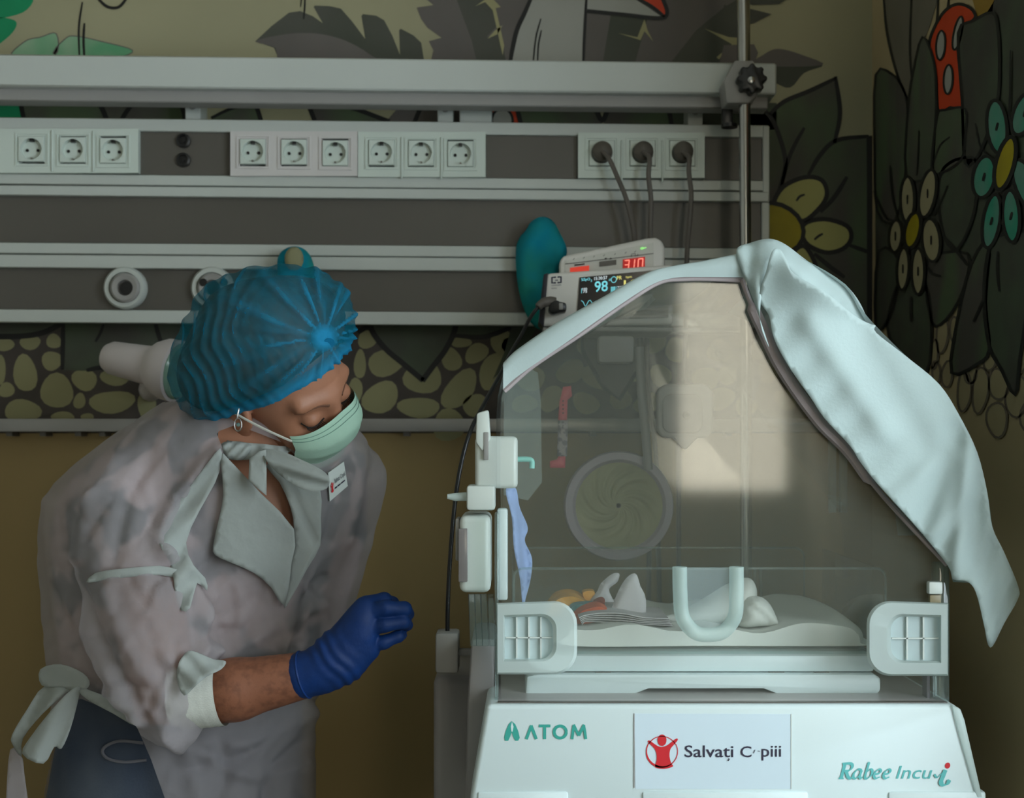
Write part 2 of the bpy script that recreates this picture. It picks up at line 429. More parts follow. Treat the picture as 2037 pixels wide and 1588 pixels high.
# ------------------------------------------------------------------ mural painted on both walls
M_black = mat('mural_black', (14, 14, 12), 0.6)
M_leafp = mat('mural_leaf_paint', (78, 74, 68), 0.7, c2=(80, 96, 68), scale=9, stretch=(1, 1, 0.5), sharp=(0.4, 0.62))
M_leafd = mat('mural_leaf_dark', (66, 64, 58), 0.7, c2=(72, 82, 64), scale=10)
M_purp = mat('mural_grey_violet', (100, 94, 90), 0.7, var=0.1, scale=6)
M_fern = mat('mural_fern_green', (66, 70, 58), 0.7, c2=(78, 78, 70), scale=5)
M_creamp = mat('mural_cream', (158, 152, 112), 0.7, var=0.06, scale=8)
M_whitep = mat('mural_white', (164, 164, 156), 0.7, var=0.05, scale=6)
M_redp = mat('mural_red', (205, 62, 18), 0.6, var=0.08, scale=10)
M_greenp = mat('mural_green', (0, 136, 88), 0.6, var=0.06, scale=6)
M_mint = mat('mural_mint', (140, 172, 140), 0.7, c2=(92, 160, 116), scale=12)
M_yel = mat('mural_yellow', (168, 152, 18), 0.6, var=0.1, scale=14)
M_petal = mat('mural_petal_cream', (178, 174, 108), 0.7, var=0.05, scale=9)
M_petal2 = mat('mural_petal_pale', (165, 156, 122), 0.7, var=0.05, scale=9)
M_teal = mat('mural_petal_teal', (52, 150, 124), 0.7, c2=(100, 146, 132), scale=14)
M_stone = mat('mural_stone', (140, 136, 100), 0.75, var=0.06, scale=12)
M_grout = mat('mural_stone_line', (70, 63, 58), 0.75, var=0.15, scale=14)
M_trunk = mat('mural_grey_stem', (112, 106, 92), 0.7, var=0.08, scale=8)
M_och = mat('mural_ochre', (150, 118, 40), 0.7, var=0.05, scale=8)
LAY = 0.00035
def WB(l): return lambda x, y: P(x, y, DW - 0.0004 - LAY * l)
def WR(l):
    def f(x, y):
        X = XR - 0.0004 - LAY * l; d = X * FPX / (x - CX); return P(x, y, d)
    return f
def paint(wall, l, name, pts, m, parent, n=5, outline=0.0, om=None, closed=True):
    mf = wall(l); q = cr(pts, n, True) if n else pts
    v, f = tri_poly(q)
    o = obj(name, [mf(*p) for p in v], f, m, parent)
    if outline: obj('outline', *ribbonv(q, outline, wall(l + 1), flat=True, closed=True), om or M_black, o)
    return o
def stroke(wall, l, pts, w, parent, m=None, name='brush_line', taper=0.3):
    return obj(name, *ribbonv(pts, w, wall(l), taper=taper), m or M_black, parent)
B, R_ = wall_back, wall_right
# --- top strip
paint(WB, 1, 'painted_leaf', [(-30, -10), (62, -10), (45, 25), (-30, 36)], M_greenp, B)
paint(WB, 1, 'painted_leaf', [(-30, 38), (30, 41), (20, 70), (-30, 100)], M_greenp, B)
paint(WB, 1, 'painted_leaf', [(24, 112), (50, 82), (80, 74), (112, 67), (107, 112)], M_mint, B, 4, 2.0, M_purp)
paint(WB, 1, 'painted_leaf', [(110, 112), (130, 77), (152, 72), (200, 82), (264, 100), (225, 115)], M_mint, B, 4, 2.0, M_purp)
for p, w in (([(164, 4), (157, 55), (158, 118)], 4), ([(168, 46), (166, 80), (168, 118)], 5), ([(192, -6), (213, 13), (236, 14), (254, -6)], 6), ([(607, -5), (606, 15), (604, 38)], 3.5), ([(600, -5), (598, 14)], 2.5)):
    stroke(WB, 3, p, w, B)
paint(WB, 1, 'painted_fern', [(508, 82), (540, 52), (575, 25), (597, 22), (622, 32), (642, 46), (624, 14), (626, 11), (655, 12), (678, 17), (700, 42), (727, 78), (719, 32), (722, 28), (748, 31), (764, 40), (780, 70), (796, 110), (794, 60), (797, 57), (822, 70), (838, 85), (845, 130), (560, 130), (545, 95)], M_fern, B, 0)
paint(WB, 2, 'painted_fern', [(508, 83), (545, 72), (590, 66), (640, 68), (690, 82), (735, 108), (750, 130), (570, 130), (548, 95)], M_purp, B, 3)
paint(WB, 1, 'painted_fern', [(838, -10), (862, 10), (829, 15), (838, 38), (850, 55), (878, 75), (853, 82), (862, 100), (855, 130), (1480, 130), (1480, -10)], M_purp, B, 0)
paint(WB, 2, 'painted_fern', [(905, -10), (980, -10), (988, 25), (990, 50), (968, 74), (996, 68), (1008, 130), (950, 130), (938, 80)], M_fern, B, 0)
paint(WB, 3, 'painted_slit', [(946, 12), (975, -8), (996, 14), (986, 16), (1003, 90), (1000, 110), (980, 20), (965, 4)], M_creamp, B, 0)
paint(WB, 3, 'painted_slit', [(970, 77), (985, 60), (1000, 50), (990, 68)], M_creamp, B, 0)
paint(WB, 2, 'painted_fern', [(1215, 30), (1290, 30), (1262, 130), (1198, 130)], M_fern, B, 0)
paint(WB, 2, 'painted_fern', [(1330, 130), (1385, 60), (1440, 15), (1480, -10), (1480, 130)], M_fern, B, 0)
paint(WB, 3, 'painted_slit', [(1230, 66), (1268, 74), (1282, 38), (1288, 60), (1299, 82), (1282, 62), (1274, 80)], M_creamp, B, 0)
paint(WB, 3, 'painted_slit', [(1402, 57), (1450, 74), (1480, 76), (1480, 90), (1455, 92), (1430, 118), (1425, 114), (1456, 88)], M_creamp, B, 0)
st = paint(WB, 4, 'painted_mushroom', [(1058, -10), (1044, 25), (1030, 58), (1022, 90), (1014, 130), (1160, 130), (1166, -10)], M_whitep, B, 0)
stroke(WB, 5, [(1060, -12), (1044, 25), (1029, 58), (1020, 95), (1014, 130)], 9, st); stroke(WB, 5, [(1167, -12), (1163, 60), (1160, 130)], 6, st)
stroke(WB, 5, [(1076, 37), (1066, 75), (1060, 130)], 3.5, st); stroke(WB, 5, [(1077, 60), (1071, 90), (1069, 130)], 3.5, st)
paint(WB, 4, 'painted_mushroom', [(1167, -10), (1168, 22), (1240, 30), (1320, 36), (1285, 12), (1250, -10)], M_whitep, st, 0)
paint(WB, 4, 'painted_mushroom', [(1258, -10), (1295, 12), (1322, 32), (1328, 18), (1316, -10)], M_redp, st, 0)
stroke(WB, 5, [(1168, 22), (1240, 29), (1312, 36), (1327, 24), (1316, -8)], 8, st, taper=0); stroke(WB, 5, [(1258, -8), (1295, 12), (1322, 33)], 7, st)
for q, m in (([(1440, -10), (1580, -10), (1550, 8), (1497, 10)], M_fern), ([(1440, 10), (1495, 18), (1535, 28), (1500, 46), (1440, 60)], M_fern), ([(1440, 90), (1500, 88), (1508, 105), (1500, 130), (1430, 130)], M_purp)):
    paint(WB, 4, 'painted_fern', q, m, B, 0)
paint(WB, 2, 'painted_leaf', [(1500, 130), (1520, 108), (1548, 97), (1592, 108), (1636, 130)], M_purp, B, 4)
paint(WB, 1, 'painted_leaf', [(1500, 122), (1560, 126), (1636, 130), (1600, 145), (1572, 174), (1540, 164), (1510, 150)], M_fern, B, 4)
# --- slot between lamp rail and panel
paint(WB, 1, 'painted_leaf', [(-30, 190), (42, 190), (50, 250), (-30, 250)], M_greenp, B, 0)
for q in ([(42, 190), (365, 195), (368, 250), (46, 250)], [(420, 236), (455, 216), (505, 200), (520, 250), (430, 250)], [(610, 200), (690, 210), (775, 245), (625, 250)], [(1030, 200), (1190, 200), (1200, 255), (1032, 255)], [(1202, 200), (1325, 200), (1336, 258), (1200, 258)]):
    paint(WB, 1, 'painted_leaf', q, M_leafp, B, 0)
paint(WB, 1, 'painted_leaf', [(765, 245), (800, 205), (985, 205), (985, 255), (765, 255)], M_purp, B, 0)
paint(WB, 1, 'painted_leaf', [(1330, 200), (1545, 205), (1545, 258), (1336, 258)], M_leafd, B, 0)
for p, w in (([(37, 190), (44, 220), (50, 250)], 9), ([(190, 195), (205, 220), (216, 250)], 10), ([(270, 198), (250, 225), (235, 250)], 9), ([(357, 200), (366, 225), (368, 250)], 9), ([(420, 235), (455, 218), (500, 204)], 6), ([(506, 200), (513, 220), (522, 250)], 9), ([(610, 200), (620, 225), (630, 250)], 9), ([(620, 207), (690, 212), (775, 242)], 9), ([(840, 205), (832, 225), (822, 250)], 9), ([(1178, 200), (1198, 240), (1212, 205)], 10), ([(1325, 200), (1334, 235), (1336, 258)], 9)):
    stroke(WB, 3, p, w, B, taper=0)
mr = paint(WB, 2, 'painted_mushroom', [(980, 200), (1022, 200), (1036, 255), (980, 255)], M_redp, B, 0)
stroke(WB, 4, [(1024, 200), (1032, 230), (1038, 255)], 9, mr, taper=0)
paint(WB, 4, 'painted_spot', ell(999, 240, 21, 24), M_whitep, mr, 0, 5)
# --- leaves and flower right of the panel
paint(WB, 1, 'painted_leaf', [(1480, 205), (1532, 224), (1565, 198), (1610, 180), (1664, 154), (1671, 225), (1660, 285), (1700, 272), (1736, 270), (1736, 660), (1690, 640), (1560, 520), (1480, 420)], M_leafp, B, 0)
for p, w in (([(1530, 228), (1560, 202), (1610, 181), (1664, 155)], 9), ([(1662, 152), (1671, 225), (1660, 285)], 9), ([(1512, 210), (1540, 245), (1562, 315), (1556, 360), (1542, 398)], 9), ([(1600, 254), (1580, 290), (1566, 325), (1554, 372)], 8), ([(1608, 348), (1632, 308), (1665, 279), (1728, 271)], 9), ([(1685, 352), (1660, 392), (1632, 422)], 9), ([(1690, 488), (1715, 497), (1732, 503)], 8), ([(1620, 505), (1650, 530), (1680, 552)], 9)):
    stroke(WB, 3, p, w, B)
stroke(WB, 4, [(1730, 270), (1731, 400), (1731, 660)], 13, B, taper=0)
fl = paint(WB, 6, 'painted_flower', ell(1538, 455, 62, 50, 20), M_yel, B, 0, 9)
for q in ([(1540, 407), (1558, 372), (1600, 353), (1634, 358), (1645, 385), (1632, 412), (1597, 440), (1570, 418)], [(1599, 447), (1640, 436), (1685, 450), (1693, 475), (1675, 496), (1640, 502), (1602, 482)], [(1582, 498), (1600, 490), (1616, 512), (1622, 535), (1600, 540), (1580, 520)], [(1450, 470), (1500, 500), (1550, 510), (1540, 560), (1490, 560)]):
    paint(WB, 4, 'petal', q, M_petal, fl, 4, 9)
for p in ([(1584, 400), (1591, 391), (1601, 387)], [(1620, 477), (1628, 470), (1637, 465)]): stroke(WB, 6, p, 5, fl)
# --- stones and leaves under the panel
paint(WB, 0, 'painted_stone_band', [(-60, 640), (1736, 640), (1736, 862), (-60, 862)], M_grout, B, 0)
stones = [(8, 685, 20, 14, 0), (60, 682, 21, 14, 0), (107, 679, 15, 15, 0), (-2, 735, 14, 30, 0), (50, 743, 23, 39, -8), (103, 718, 20, 20, 0), (13, 776, 16, 15, 0), (113, 778, 34, 34, 0), (168, 756, 25, 22, 20), (230, 750, 30, 18, 0), (158, 798, 12, 16, 20), (223, 800, 45, 23, -4), (45, 818, 36, 24, 0), (125, 829, 24, 10, 0), (174, 830, 13, 8, 0), (292, 806, 18, 30, 0),
    (730, 676, 19, 18, 0), (768, 722, 38, 26, -20), (757, 791, 40, 29, -38), (706, 780, 14, 30, 10), (841, 752, 40, 31, 0), (833, 811, 42, 21, 0), (898, 715, 20, 24, -25), (948, 703, 26, 18, -38), (918, 681, 20, 11, 0), (914, 775, 46, 27, -50), (978, 738, 22, 40, 20), (944, 806, 24, 22, -40), (997, 680, 20, 26, 10), (893, 846, 33, 32, 0), (716, 725, 12, 30, 0)]
rs = random.Random(3)
for gy, y in enumerate((690, 745, 803)):
    for gx in range(11):
        stones.append((1030 + gx * 66 + (33 if gy % 2 else 0) + rs.uniform(-14, 14), y + rs.uniform(-10, 10), rs.uniform(20, 33), rs.uniform(17, 25), rs.uniform(-60, 60)))
for i, (x, y, a, b, r) in enumerate(stones): paint(WB, 1, 'painted_stone', ell(x, y, a, b, r, 16, 0.06), M_stone, B, 0)
paint(WB, 2, 'painted_leaf', [(-40, 636), (120, 640), (112, 652), (70, 666), (-40, 668)], M_leafd, B, 0)
stroke(WB, 3, [(-40, 670), (40, 669), (85, 662), (122, 644)], 11, B, taper=0)
paint(WB, 2, 'painted_leaf', [(125, 636), (410, 640), (395, 700), (300, 730), (215, 731), (172, 738), (125, 737)], M_leafd, B, 0)
for p, w in (([(126, 638), (125, 690), (124, 736)], 9), ([(172, 737), (195, 732), (216, 731)], 9), ([(308, 640), (315, 665), (322, 685)], 9), ([(360, 640), (370, 660), (380, 690)], 8), ([(206, 645), (200, 662), (190, 680)], 6)): stroke(WB, 3, p, w, B)
paint(WB, 2, 'painted_leaf', [(735, 636), (742, 660), (770, 697), (800, 723), (841, 756), (862, 728), (893, 690), (905, 660), (908, 636)], M_leafd, B, 0)
stroke(WB, 4, [(735, 636), (742, 662), (768, 695), (800, 722), (842, 757)], 11, B, taper=0); stroke(WB, 4, [(908, 636), (903, 662), (885, 698), (862, 728), (840, 758)], 11, B, taper=0)
paint(WB, 2, 'painted_leaf', [(908, 636), (1020, 640), (1008, 656), (970, 668), (908, 670)], M_leafd, B, 0)
stroke(WB, 3, [(905, 668), (955, 671), (985, 664), (1016, 652)], 10, B); stroke(WB, 3, [(712, 662), (722, 655), (734, 650)], 10, B)
paint(WB, 2, 'painted_leaf', [(1020, 640), (1075, 640), (1040, 700), (980, 755), (1004, 700)], M_leafd, B, 0)
# leaf seen through the hood
paint(WB, 3, 'painted_leaf', [(1155, 640), (1290, 640), (1280, 720), (1232, 795), (1200, 770), (1160, 700)], M_purp, B, 0, 8)
# --- right wall
paint(WR, 1, 'painted_bush', [(1740, 150), (1800, 150), (1860, 90), (1905, 60), (1960, 30), (1985, -10), (2120, -10), (2120, 650), (2060, 650), (1990, 560), (1935, 560), (1905, 600), (1850, 640), (1742, 640)], M_leafd, R_, 0)
paint(WR, 2, 'painted_stem', [(1757, -10), (1765, 70), (1785, 150), (1806, 198), (1820, 130), (1850, 50), (1868, -10)], M_trunk, R_, 0)
for p, w in (([(1757, -10), (1765, 70), (1785, 150), (1807, 200)], 5), ([(1813, -10), (1810, 100), (1815, 170)], 4.5), ([(1866, -10), (1863, 40), (1858, 60)], 3.5), ([(1888, -10), (1884, 18)], 3.5)): stroke(WR, 4, p, w, R_)
paint(WR, 3, 'painted_leaf', [(1742, 149), (1776, 149), (1800, 186), (1807, 250), (1801, 345), (1780, 440), (1745, 420), (1740, 300)], M_leafp, R_, 3, 5)
paint(WR, 1, 'painted_patch', [(1932, -10), (1978, -10), (1974, 26), (1945, 38)], M_och, R_, 0)
ms = paint(WR, 4, 'painted_mushroom', [(1848, 96), (1857, 58), (1880, 21), (1906, 8), (1930, 16), (1940, 32), (1930, 45), (1906, 62), (1904, 80), (1912, 150), (1917, 216), (1890, 214), (1867, 224), (1861, 150)], M_redp, R_, 4, 6)
for e in ((1871, 90, 9, 29, 4), (1905, 66, 8, 34, 12), (1886, 158, 9, 29, 3)): paint(WR, 6, 'spot', ell(*e), M_whitep, ms, 0, 4)
paint(WR, 7, 'painted_leaf', [(1803, 350), (1806, 220), (1815, 150), (1835, 73), (1858, 125), (1862, 200), (1858, 290), (1850, 350)], M_leafp, R_, 3, 5)
paint(WR, 7, 'painted_leaf', [(1906, 66), (1935, 42), (1974, 25), (1985, 60), (1988, 130), (1985, 195), (1970, 250), (1945, 310), (1920, 325), (1914, 200)], M_leafd, R_, 3, 6)
paint(WR, 8, 'painted_leaf', [(1853, 335), (1864, 232), (1880, 219), (1920, 217), (1920, 270), (1912, 318), (1870, 345)], M_leafp, R_, 3, 5)
paint(WR, 7, 'painted_leaf', [(1866, 390), (1872, 345), (1888, 325), (1910, 316), (1942, 322), (1938, 420), (1905, 495), (1878, 470)], M_leafd, R_, 3, 6)
for p, w in (([(1985, 195), (1983, 230)], 4), ([(2010, 100), (2009, 180), (2006, 260)], 4), ([(1828, 260), (1826, 320), (1823, 350)], 4), ([(1890, 272), (1870, 290), (1855, 330)], 4), ([(1738, 380), (1760, 430), (1782, 440)], 4), ([(1770, 330), (1775, 390), (1785, 430)], 4), ([(1885, 370), (1870, 405), (1855, 430)], 4), ([(1940, 245), (1950, 290), (1965, 310)], 4), ([(1875, 470), (1895, 490), (1925, 528)], 7)): stroke(WR, 9, p, w, R_)
for q, m in (([(1790, 560), (1840, 565), (1853, 650), (1842, 742), (1790, 700), (1765, 650)], M_leafd), ([(1845, 520), (1925, 505), (1915, 580), (1882, 636), (1853, 640)], M_leafp), ([(1748, 500), (1790, 520), (1780, 600), (1765, 640), (1742, 650)], M_leafd)):
    paint(WR, 5, 'painted_leaf', q, m, R_, 3, 6)
paint(WR, 6, 'painted_leaf', [(1932, 525), (1968, 480), (1960, 600), (1968, 695), (1945, 724), (1893, 742), (1904, 640)], M_leafp, R_, 3, 7)
paint(WR, 7, 'painted_leaf', [(1964, 510), (1985, 470), (2060, 470), (2045, 600), (2028, 720), (2019, 786), (1992, 735), (1968, 690), (1957, 600)], M_leafd, R_, 3, 7)
for p in ([(1985, 500), (1984, 540), (1988, 580)], [(1958, 590), (1948, 615), (1936, 640)], [(1812, 590), (1812, 640)], [(1845, 532), (1855, 545), (1872, 550)]): stroke(WR, 9, p, 6, R_)
f1 = paint(WR, 14, 'painted_flower', ell(1999, 325, 18, 54, 14), M_yel, R_, 0, 8)
for k, e in enumerate(((1983, 252, 20, 53, -5), (1957, 352, 22, 42, 10), (1972, 440, 17, 54, 9), (2011, 430, 17, 52, -3), (2038, 225, 22, 46, 22), (2042, 370, 22, 56, -22))):
    paint(WR, 11, 'petal', ell(*e), M_teal, f1, 0, 7); stroke(WR, 13, [(e[0] - 2, e[1] + 8), (e[0], e[1]), (e[0] + 2, e[1] - 8)], 5, f1)
f2 = paint(WR, 14, 'painted_flower', ell(1815, 458, 15, 36, 12), M_yel, R_, 0, 7)
for k, e in enumerate(((1805, 397, 14, 46, 0), (1845, 385, 16, 48, 10), (1781, 470, 13, 32, 4), (1852, 478, 18, 43, -5), (1796, 535, 12, 42, 3), (1826, 540, 13, 46, 0))):
    paint(WR, 11, 'petal', ell(*e), M_petal2, f2, 0, 6); stroke(WR, 13, [(e[0], e[1] + 9), (e[0], e[1] - 9)], 3.5, f2)
for e in ((1874, 664, 12, 38, 3), (1858, 705, 8, 30, 3), (1899, 655, 10, 25, 0), (1884, 745, 11, 26, 4), (1862, 742, 8, 24, 0), (1918, 778, 14, 40, 4), (1950, 776, 16, 46, 4), (1986, 765, 20, 30, -8), (1983, 835, 21, 34, 0), (2022, 790, 22, 40, 6), (1930, 742, 12, 22, 0), (1968, 718, 12, 20, 0), (2060, 830, 30, 40, 0), (2032, 700, 14, 40, 0)):
    paint(WR, 3, 'painted_stone', ell(*e, 18, 0.05), mat('mural_stone_side', (168, 154, 118), 0.75, var=0.05, scale=10), R_, 0, 4.5, mat('mural_stone_line_side', (112, 100, 86), 0.75))  # lighter stone and line colours offset the weak light on this wall

# ------------------------------------------------------------------ equipment on the back wall
M_white = mat('panel_white', (192, 197, 192), 0.35, var=0.02, scale=3)
M_dark = mat('panel_grey_strip', (88, 84, 78), 0.4, var=0.05, scale=4)
M_plast = mat('socket_plastic', (204, 214, 206), 0.25, var=0.02, scale=5)
M_hole = mat('dark_hole', (16, 15, 14), 0.6)
M_steel = mat('steel', (170, 170, 168), 0.22, metal=1.0, var=0.05, scale=12)
M_grey = mat('grey_plastic', (150, 148, 145), 0.4, var=0.03, scale=6)
M_blackp = mat('black_plastic', (24, 24, 25), 0.35, var=0.08, scale=12)
def ly(y, x):                                          # the panel's long edges sink slightly to the right
    return y + (0.0117 - 1e-5 * (y - 115)) * x
def band(name, x0, x1, y0, y1, d0, d1, m, parent, bevel=0.0015):
    return prism(name, [(x0, ly(y0, x0)), (x1, ly(y0, x1)), (x1, ly(y1, x1)), (x0, ly(y1, x0))], d0, d1, m, parent, bevel, 1)
DP = 2.475
lamp = empty('wall_lamp_rail', P(760, 212, 2.5), 'long white lamp rail with a slim grey lip, above the socket panel', 'lamp rail')
band('housing', -160, 1545, 107, 171, 2.405, 2.47, M_white, lamp, 0.003)
prism('light_lip', [(-160, ly(173, -160)), (1528, ly(173, 1528)), (1528, ly(200, 1528)), (-160, ly(200, -160))], 2.425, 2.465, M_grey, lamp, 0.002, 1)
for x0, x1 in ((368, 398), (870, 901), (914, 978), (1368, 1398)):
    o = band('bracket', x0, x1, 190, 240, 2.50, 2.56, M_white, lamp)
    if x1 - x0 < 40: lathe('screw', [(0.006, 0), (0.006, 0.003), (0.0, 0.004)], P((x0 + x1) / 2, ly(208, x0), 2.50), (0, -1, 0), M_grey, o, 12)
panel = empty('wall_supply_panel', P(760, 645, 2.52), 'white and grey medical supply panel with power sockets and gas outlets', 'wall panel')
band('back_box', -160, 1530, 233, 622, 2.49, 2.56, M_white, panel)
for y0, y1, d in ((233, 258, DP), (345, 366, DP), (368, 388, DP - 0.004), (482, 504, DP), (506, 532, DP - 0.004), (615, 641, DP)):
    band('white_profile', -160, 1530, y0, y1, d, 2.49, M_white, panel)
band('end_cap', 1518, 1531, 234, 388, DP - 0.003, 2.49, M_white, panel)
band('end_cap', 1516, 1531, 389, 640, DP - 0.003, 2.49, M_white, panel)
band('grey_strip', -160, 1516, 388.5, 481.5, 2.484, 2.49, M_dark, panel, 0)
band('grey_strip', -160, 1516, 532.5, 614.5, 2.484, 2.49, M_dark, panel, 0)
for x0, x1 in ((276, 457), (967, 1149), (1403, 1516)):
    pl = band('grey_blank_plate', x0, x1, 256, 344.5, 2.482, 2.49, M_dark, panel, 0)
    if x0 == 276:
        for y in (281, 319):
            lathe('jack', [(0.0125, 0), (0.0125, 0.006), (0.0085, 0.0075), (0.0085, 0.003), (0.0035, 0.003), (0.0035, 0.006), (0, 0.006)], P(366, y, 2.482), (0, -1, 0), M_blackp, pl, 20)
def socket_mesh():
    """square face plate with a round recessed well"""
    s, r, dep = 0.0225, 0.0187, 0.011; n = 32; v, f = [], []
    def sq(a, k):
        c, q = math.cos(a), math.sin(a); t = k / max(abs(c), abs(q)); return (c * t, q * t)
    rings = []
    for lev in range(5):
        ring = []
        for i in range(n):
            a = 2 * math.pi * i / n
            if lev == 0: x, z = sq(a, s); y = 0.0
            elif lev == 1: x, z = sq(a, s - 0.001); y = -0.004
            elif lev == 2: x, z = r * math.cos(a), r * math.sin(a); y = -0.004
            elif lev == 3: x, z = r * 0.97 * math.cos(a), r * 0.97 * math.sin(a); y = dep - 0.004
            else: x, z = 0, 0; y = dep - 0.004
            ring.append(len(v)); v.append((x, y, z))
        rings.append(ring)
    for a, b in zip(rings, rings[1:]):
        for i in range(n): f.append((a[i], a[(i + 1) % n], b[(i + 1) % n], b[i]))
    return v, f
SV, SF = socket_mesh()
CV, CF = tubev([(0, 0, 0), (0, -0.0012, 0)], 0.0028, 10)
def socket(x, y, parent, plugged):
    c = P(x, y, DP - 0.008)
    so = obj('socket', [c + Vector(v) for v in SV], SF, M_plast, parent, smooth='auto')
    if not plugged:
        for dx, dz, k in ((-0.0095, -0.001, 1), (0.0095, -0.001, 1)):
            obj('pin_hole', [c + Vector((dx, 0.0062, dz)) + Vector(v) * k for v in CV], CF, M_hole, so)
        for dz in (0.0165, -0.0165):
            e = c + Vector((0, 0.0, dz)); k = 0.006 if dz > 0 else 0.003
            obj('earth_clip', *boxv(e.x - k / 2, e.x + k / 2, e.y - 0.0038, e.y + 0.006, e.z - k / 2, e.z + k / 2), M_blackp if dz > 0 else M_steel, so)
    return so
SOCK = [(-19, 275, 256, 344, [(63, 297), (145, 298.5), (225, 300)], 2), (458, 711, 261, 350, [(503, 302), (585, 303), (667, 305)], 9), (712, 966, 262, 352, [(759, 304), (838, 305), (916, 306.5)], 2), (1150, 1402, 264, 354, [(1197, 305), (1278, 305), (1357, 305.5)], 2)]
for gi, (x0, x1, y0, y1, cs, r) in enumerate(SOCK):
    # frame with openings for the socket wells, built as bars and posts
    fr = M_plast if gi != 1 else mat('socket_frame_pinkish', (208, 204, 202), 0.3, var=0.02)
    holes = [(c[0] - 26, c[0] + 26, c[1] - 26, c[1] + 26) for c in cs]
    hy0, hy1 = min(h[2] for h in holes), max(h[3] for h in holes)
    bars = [(x0, x1, y0, hy0), (x0, x1, hy1, y1), (x0, holes[0][0], hy0, hy1), (holes[0][1], holes[1][0], hy0, hy1), (holes[1][1], holes[2][0], hy0, hy1), (holes[2][1], x1, hy0, hy1)]
    dd = DP - 0.008
    vf = []
    for a, b, c_, e in bars:
        A, Bq = P(a, c_, dd), P(b, e, dd); vf.append(boxv(A.x, Bq.x, dd, 2.49, Bq.z, A.z))
    f = obj('socket_frame', *joinv(*vf), fr, panel)
    for a, b in ((holes[0][1] + 14, 0), (holes[1][1] + 14, 0)):
        if gi != 1: band('frame_ridge', a - 2, a + 2, y0 + 2, y1 - 4, dd - 0.003, dd, fr, f, 0.001)
    for c in cs:
        so = socket(*c, panel, gi == 3)
        for q in ((-33, -33, 33, -30), (-33, 30, 33, 33), (-33, -30, -30, 30), (30, -30, 33, 30)):
            pbox('rim', c[0] + q[0], c[1] + q[1], c[0] + q[2], c[1] + q[3], dd - 0.002, dd, fr, so)
cab = lambda pts, n=8: [P(*q) for q in [tuple(k) for k in cr(pts, n)]]
M_plug = mat('plug_grey', (84, 78, 70), 0.5, var=0.08, scale=20)
M_cable = mat('cable_grey', (98, 92, 86), 0.55, var=0.05)
for i, (x, y, tail, word) in enumerate(((1197, 305, [(1225, 345, 2.425), (1247, 400, 2.43), (1262, 470, 2.43), (1268, 560, 2.43), (1275, 700, 2.42), (1288, 860, 2.40), (1292, 1010, 2.40), (1290, 1200, 2.40)], 'leftmost'), (1278, 305, [(1290, 350, 2.425), (1295, 400, 2.43), (1293, 470, 2.43), (1290, 600, 2.43), (1288, 760, 2.42), (1304, 900, 2.41), (1310, 1100, 2.40), (1312, 1200, 2.40)], 'middle'), (1357, 305, [(1370, 340, 2.425), (1375, 390, 2.43), (1371, 450, 2.43), (1366, 520, 2.43), (1362, 700, 2.42), (1352, 860, 2.41), (1350, 1000, 2.40), (1350, 1200, 2.40)], 'rightmost'))):
    pg = empty('power_plug', P(x, y, DP - 0.01), f'{word} of the three round grey power plugs, its cable hanging down', 'power plug', 'power plugs in the right sockets')
    lathe('plug_body', [(0.0175, 0.0), (0.0182, 0.012), (0.017, 0.022), (0.011, 0.027), (0, 0.028)], P(x, y, DP - 0.004), (0, -1, 0), M_plug, pg, 24)
    tube('cable', cab([(x + 2, y - 2, 2.442), (x + 14, y + 10, 2.43)] + tail), 0.0042, M_cable, pg, 8)
# gas outlets
for x, lab in ((252, 'white round gas outlet with a black centre hole on the grey strip, nearest the left'), (425, 'white round gas outlet half hidden by the blue cap')):
    g = empty('gas_outlet', P(x, 574, 2.484), lab, 'gas outlet')
    lathe('outer_ring', [(0.0375, 0), (0.0375, 0.012), (0.034, 0.018), (0.027, 0.018), (0.026, 0.012), (0.0, 0.012)], P(x, 574, 2.484), (0, -1, 0), M_white, g, 40)
    lathe('inner_collar', [(0.0255, 0), (0.0255, 0.012), (0.022, 0.015), (0.014, 0.013), (0.0125, 0.004), (0.0, 0.003)], P(x, 574, 2.472), (0, -1, 0), M_grey, g, 36)
    lathe('socket_hole', [(0.0122, 0), (0.0122, 0.0012), (0, 0.0012)], P(x, 574, 2.4625), (0, -1, 0), M_hole, g, 24)
    if x > 300:
        for k in range(3):
            a = math.radians(90 + 120 * k + 60); c = P(x, 574, 2.4575) + Vector((math.cos(a) * 0.021, 0, math.sin(a) * 0.021))
            lathe('slot', [(0.007, 0), (0.007, 0.0015), (0, 0.0015)], c, (0, -1, 0), M_hole, g, 12)
# horizontal equipment rail on the wall
rail = empty('equipment_rail', P(700, 846, 2.54), 'flat grey metal equipment rail along the wall behind the person and incubator', 'rail')
M_rail = mat('rail_metal', (150, 148, 146), 0.35, metal=0.3, var=0.05, scale=5)
pbox('bar', -160, 833, 1700, 859, 2.512, 2.522, M_rail, rail, 0.002)
for x in (18, 85, 155, 203, 808, 1180, 1450): pbox('standoff', x - 6, 838, x + 6, 868, 2.522, 2.56, M_dark, rail)
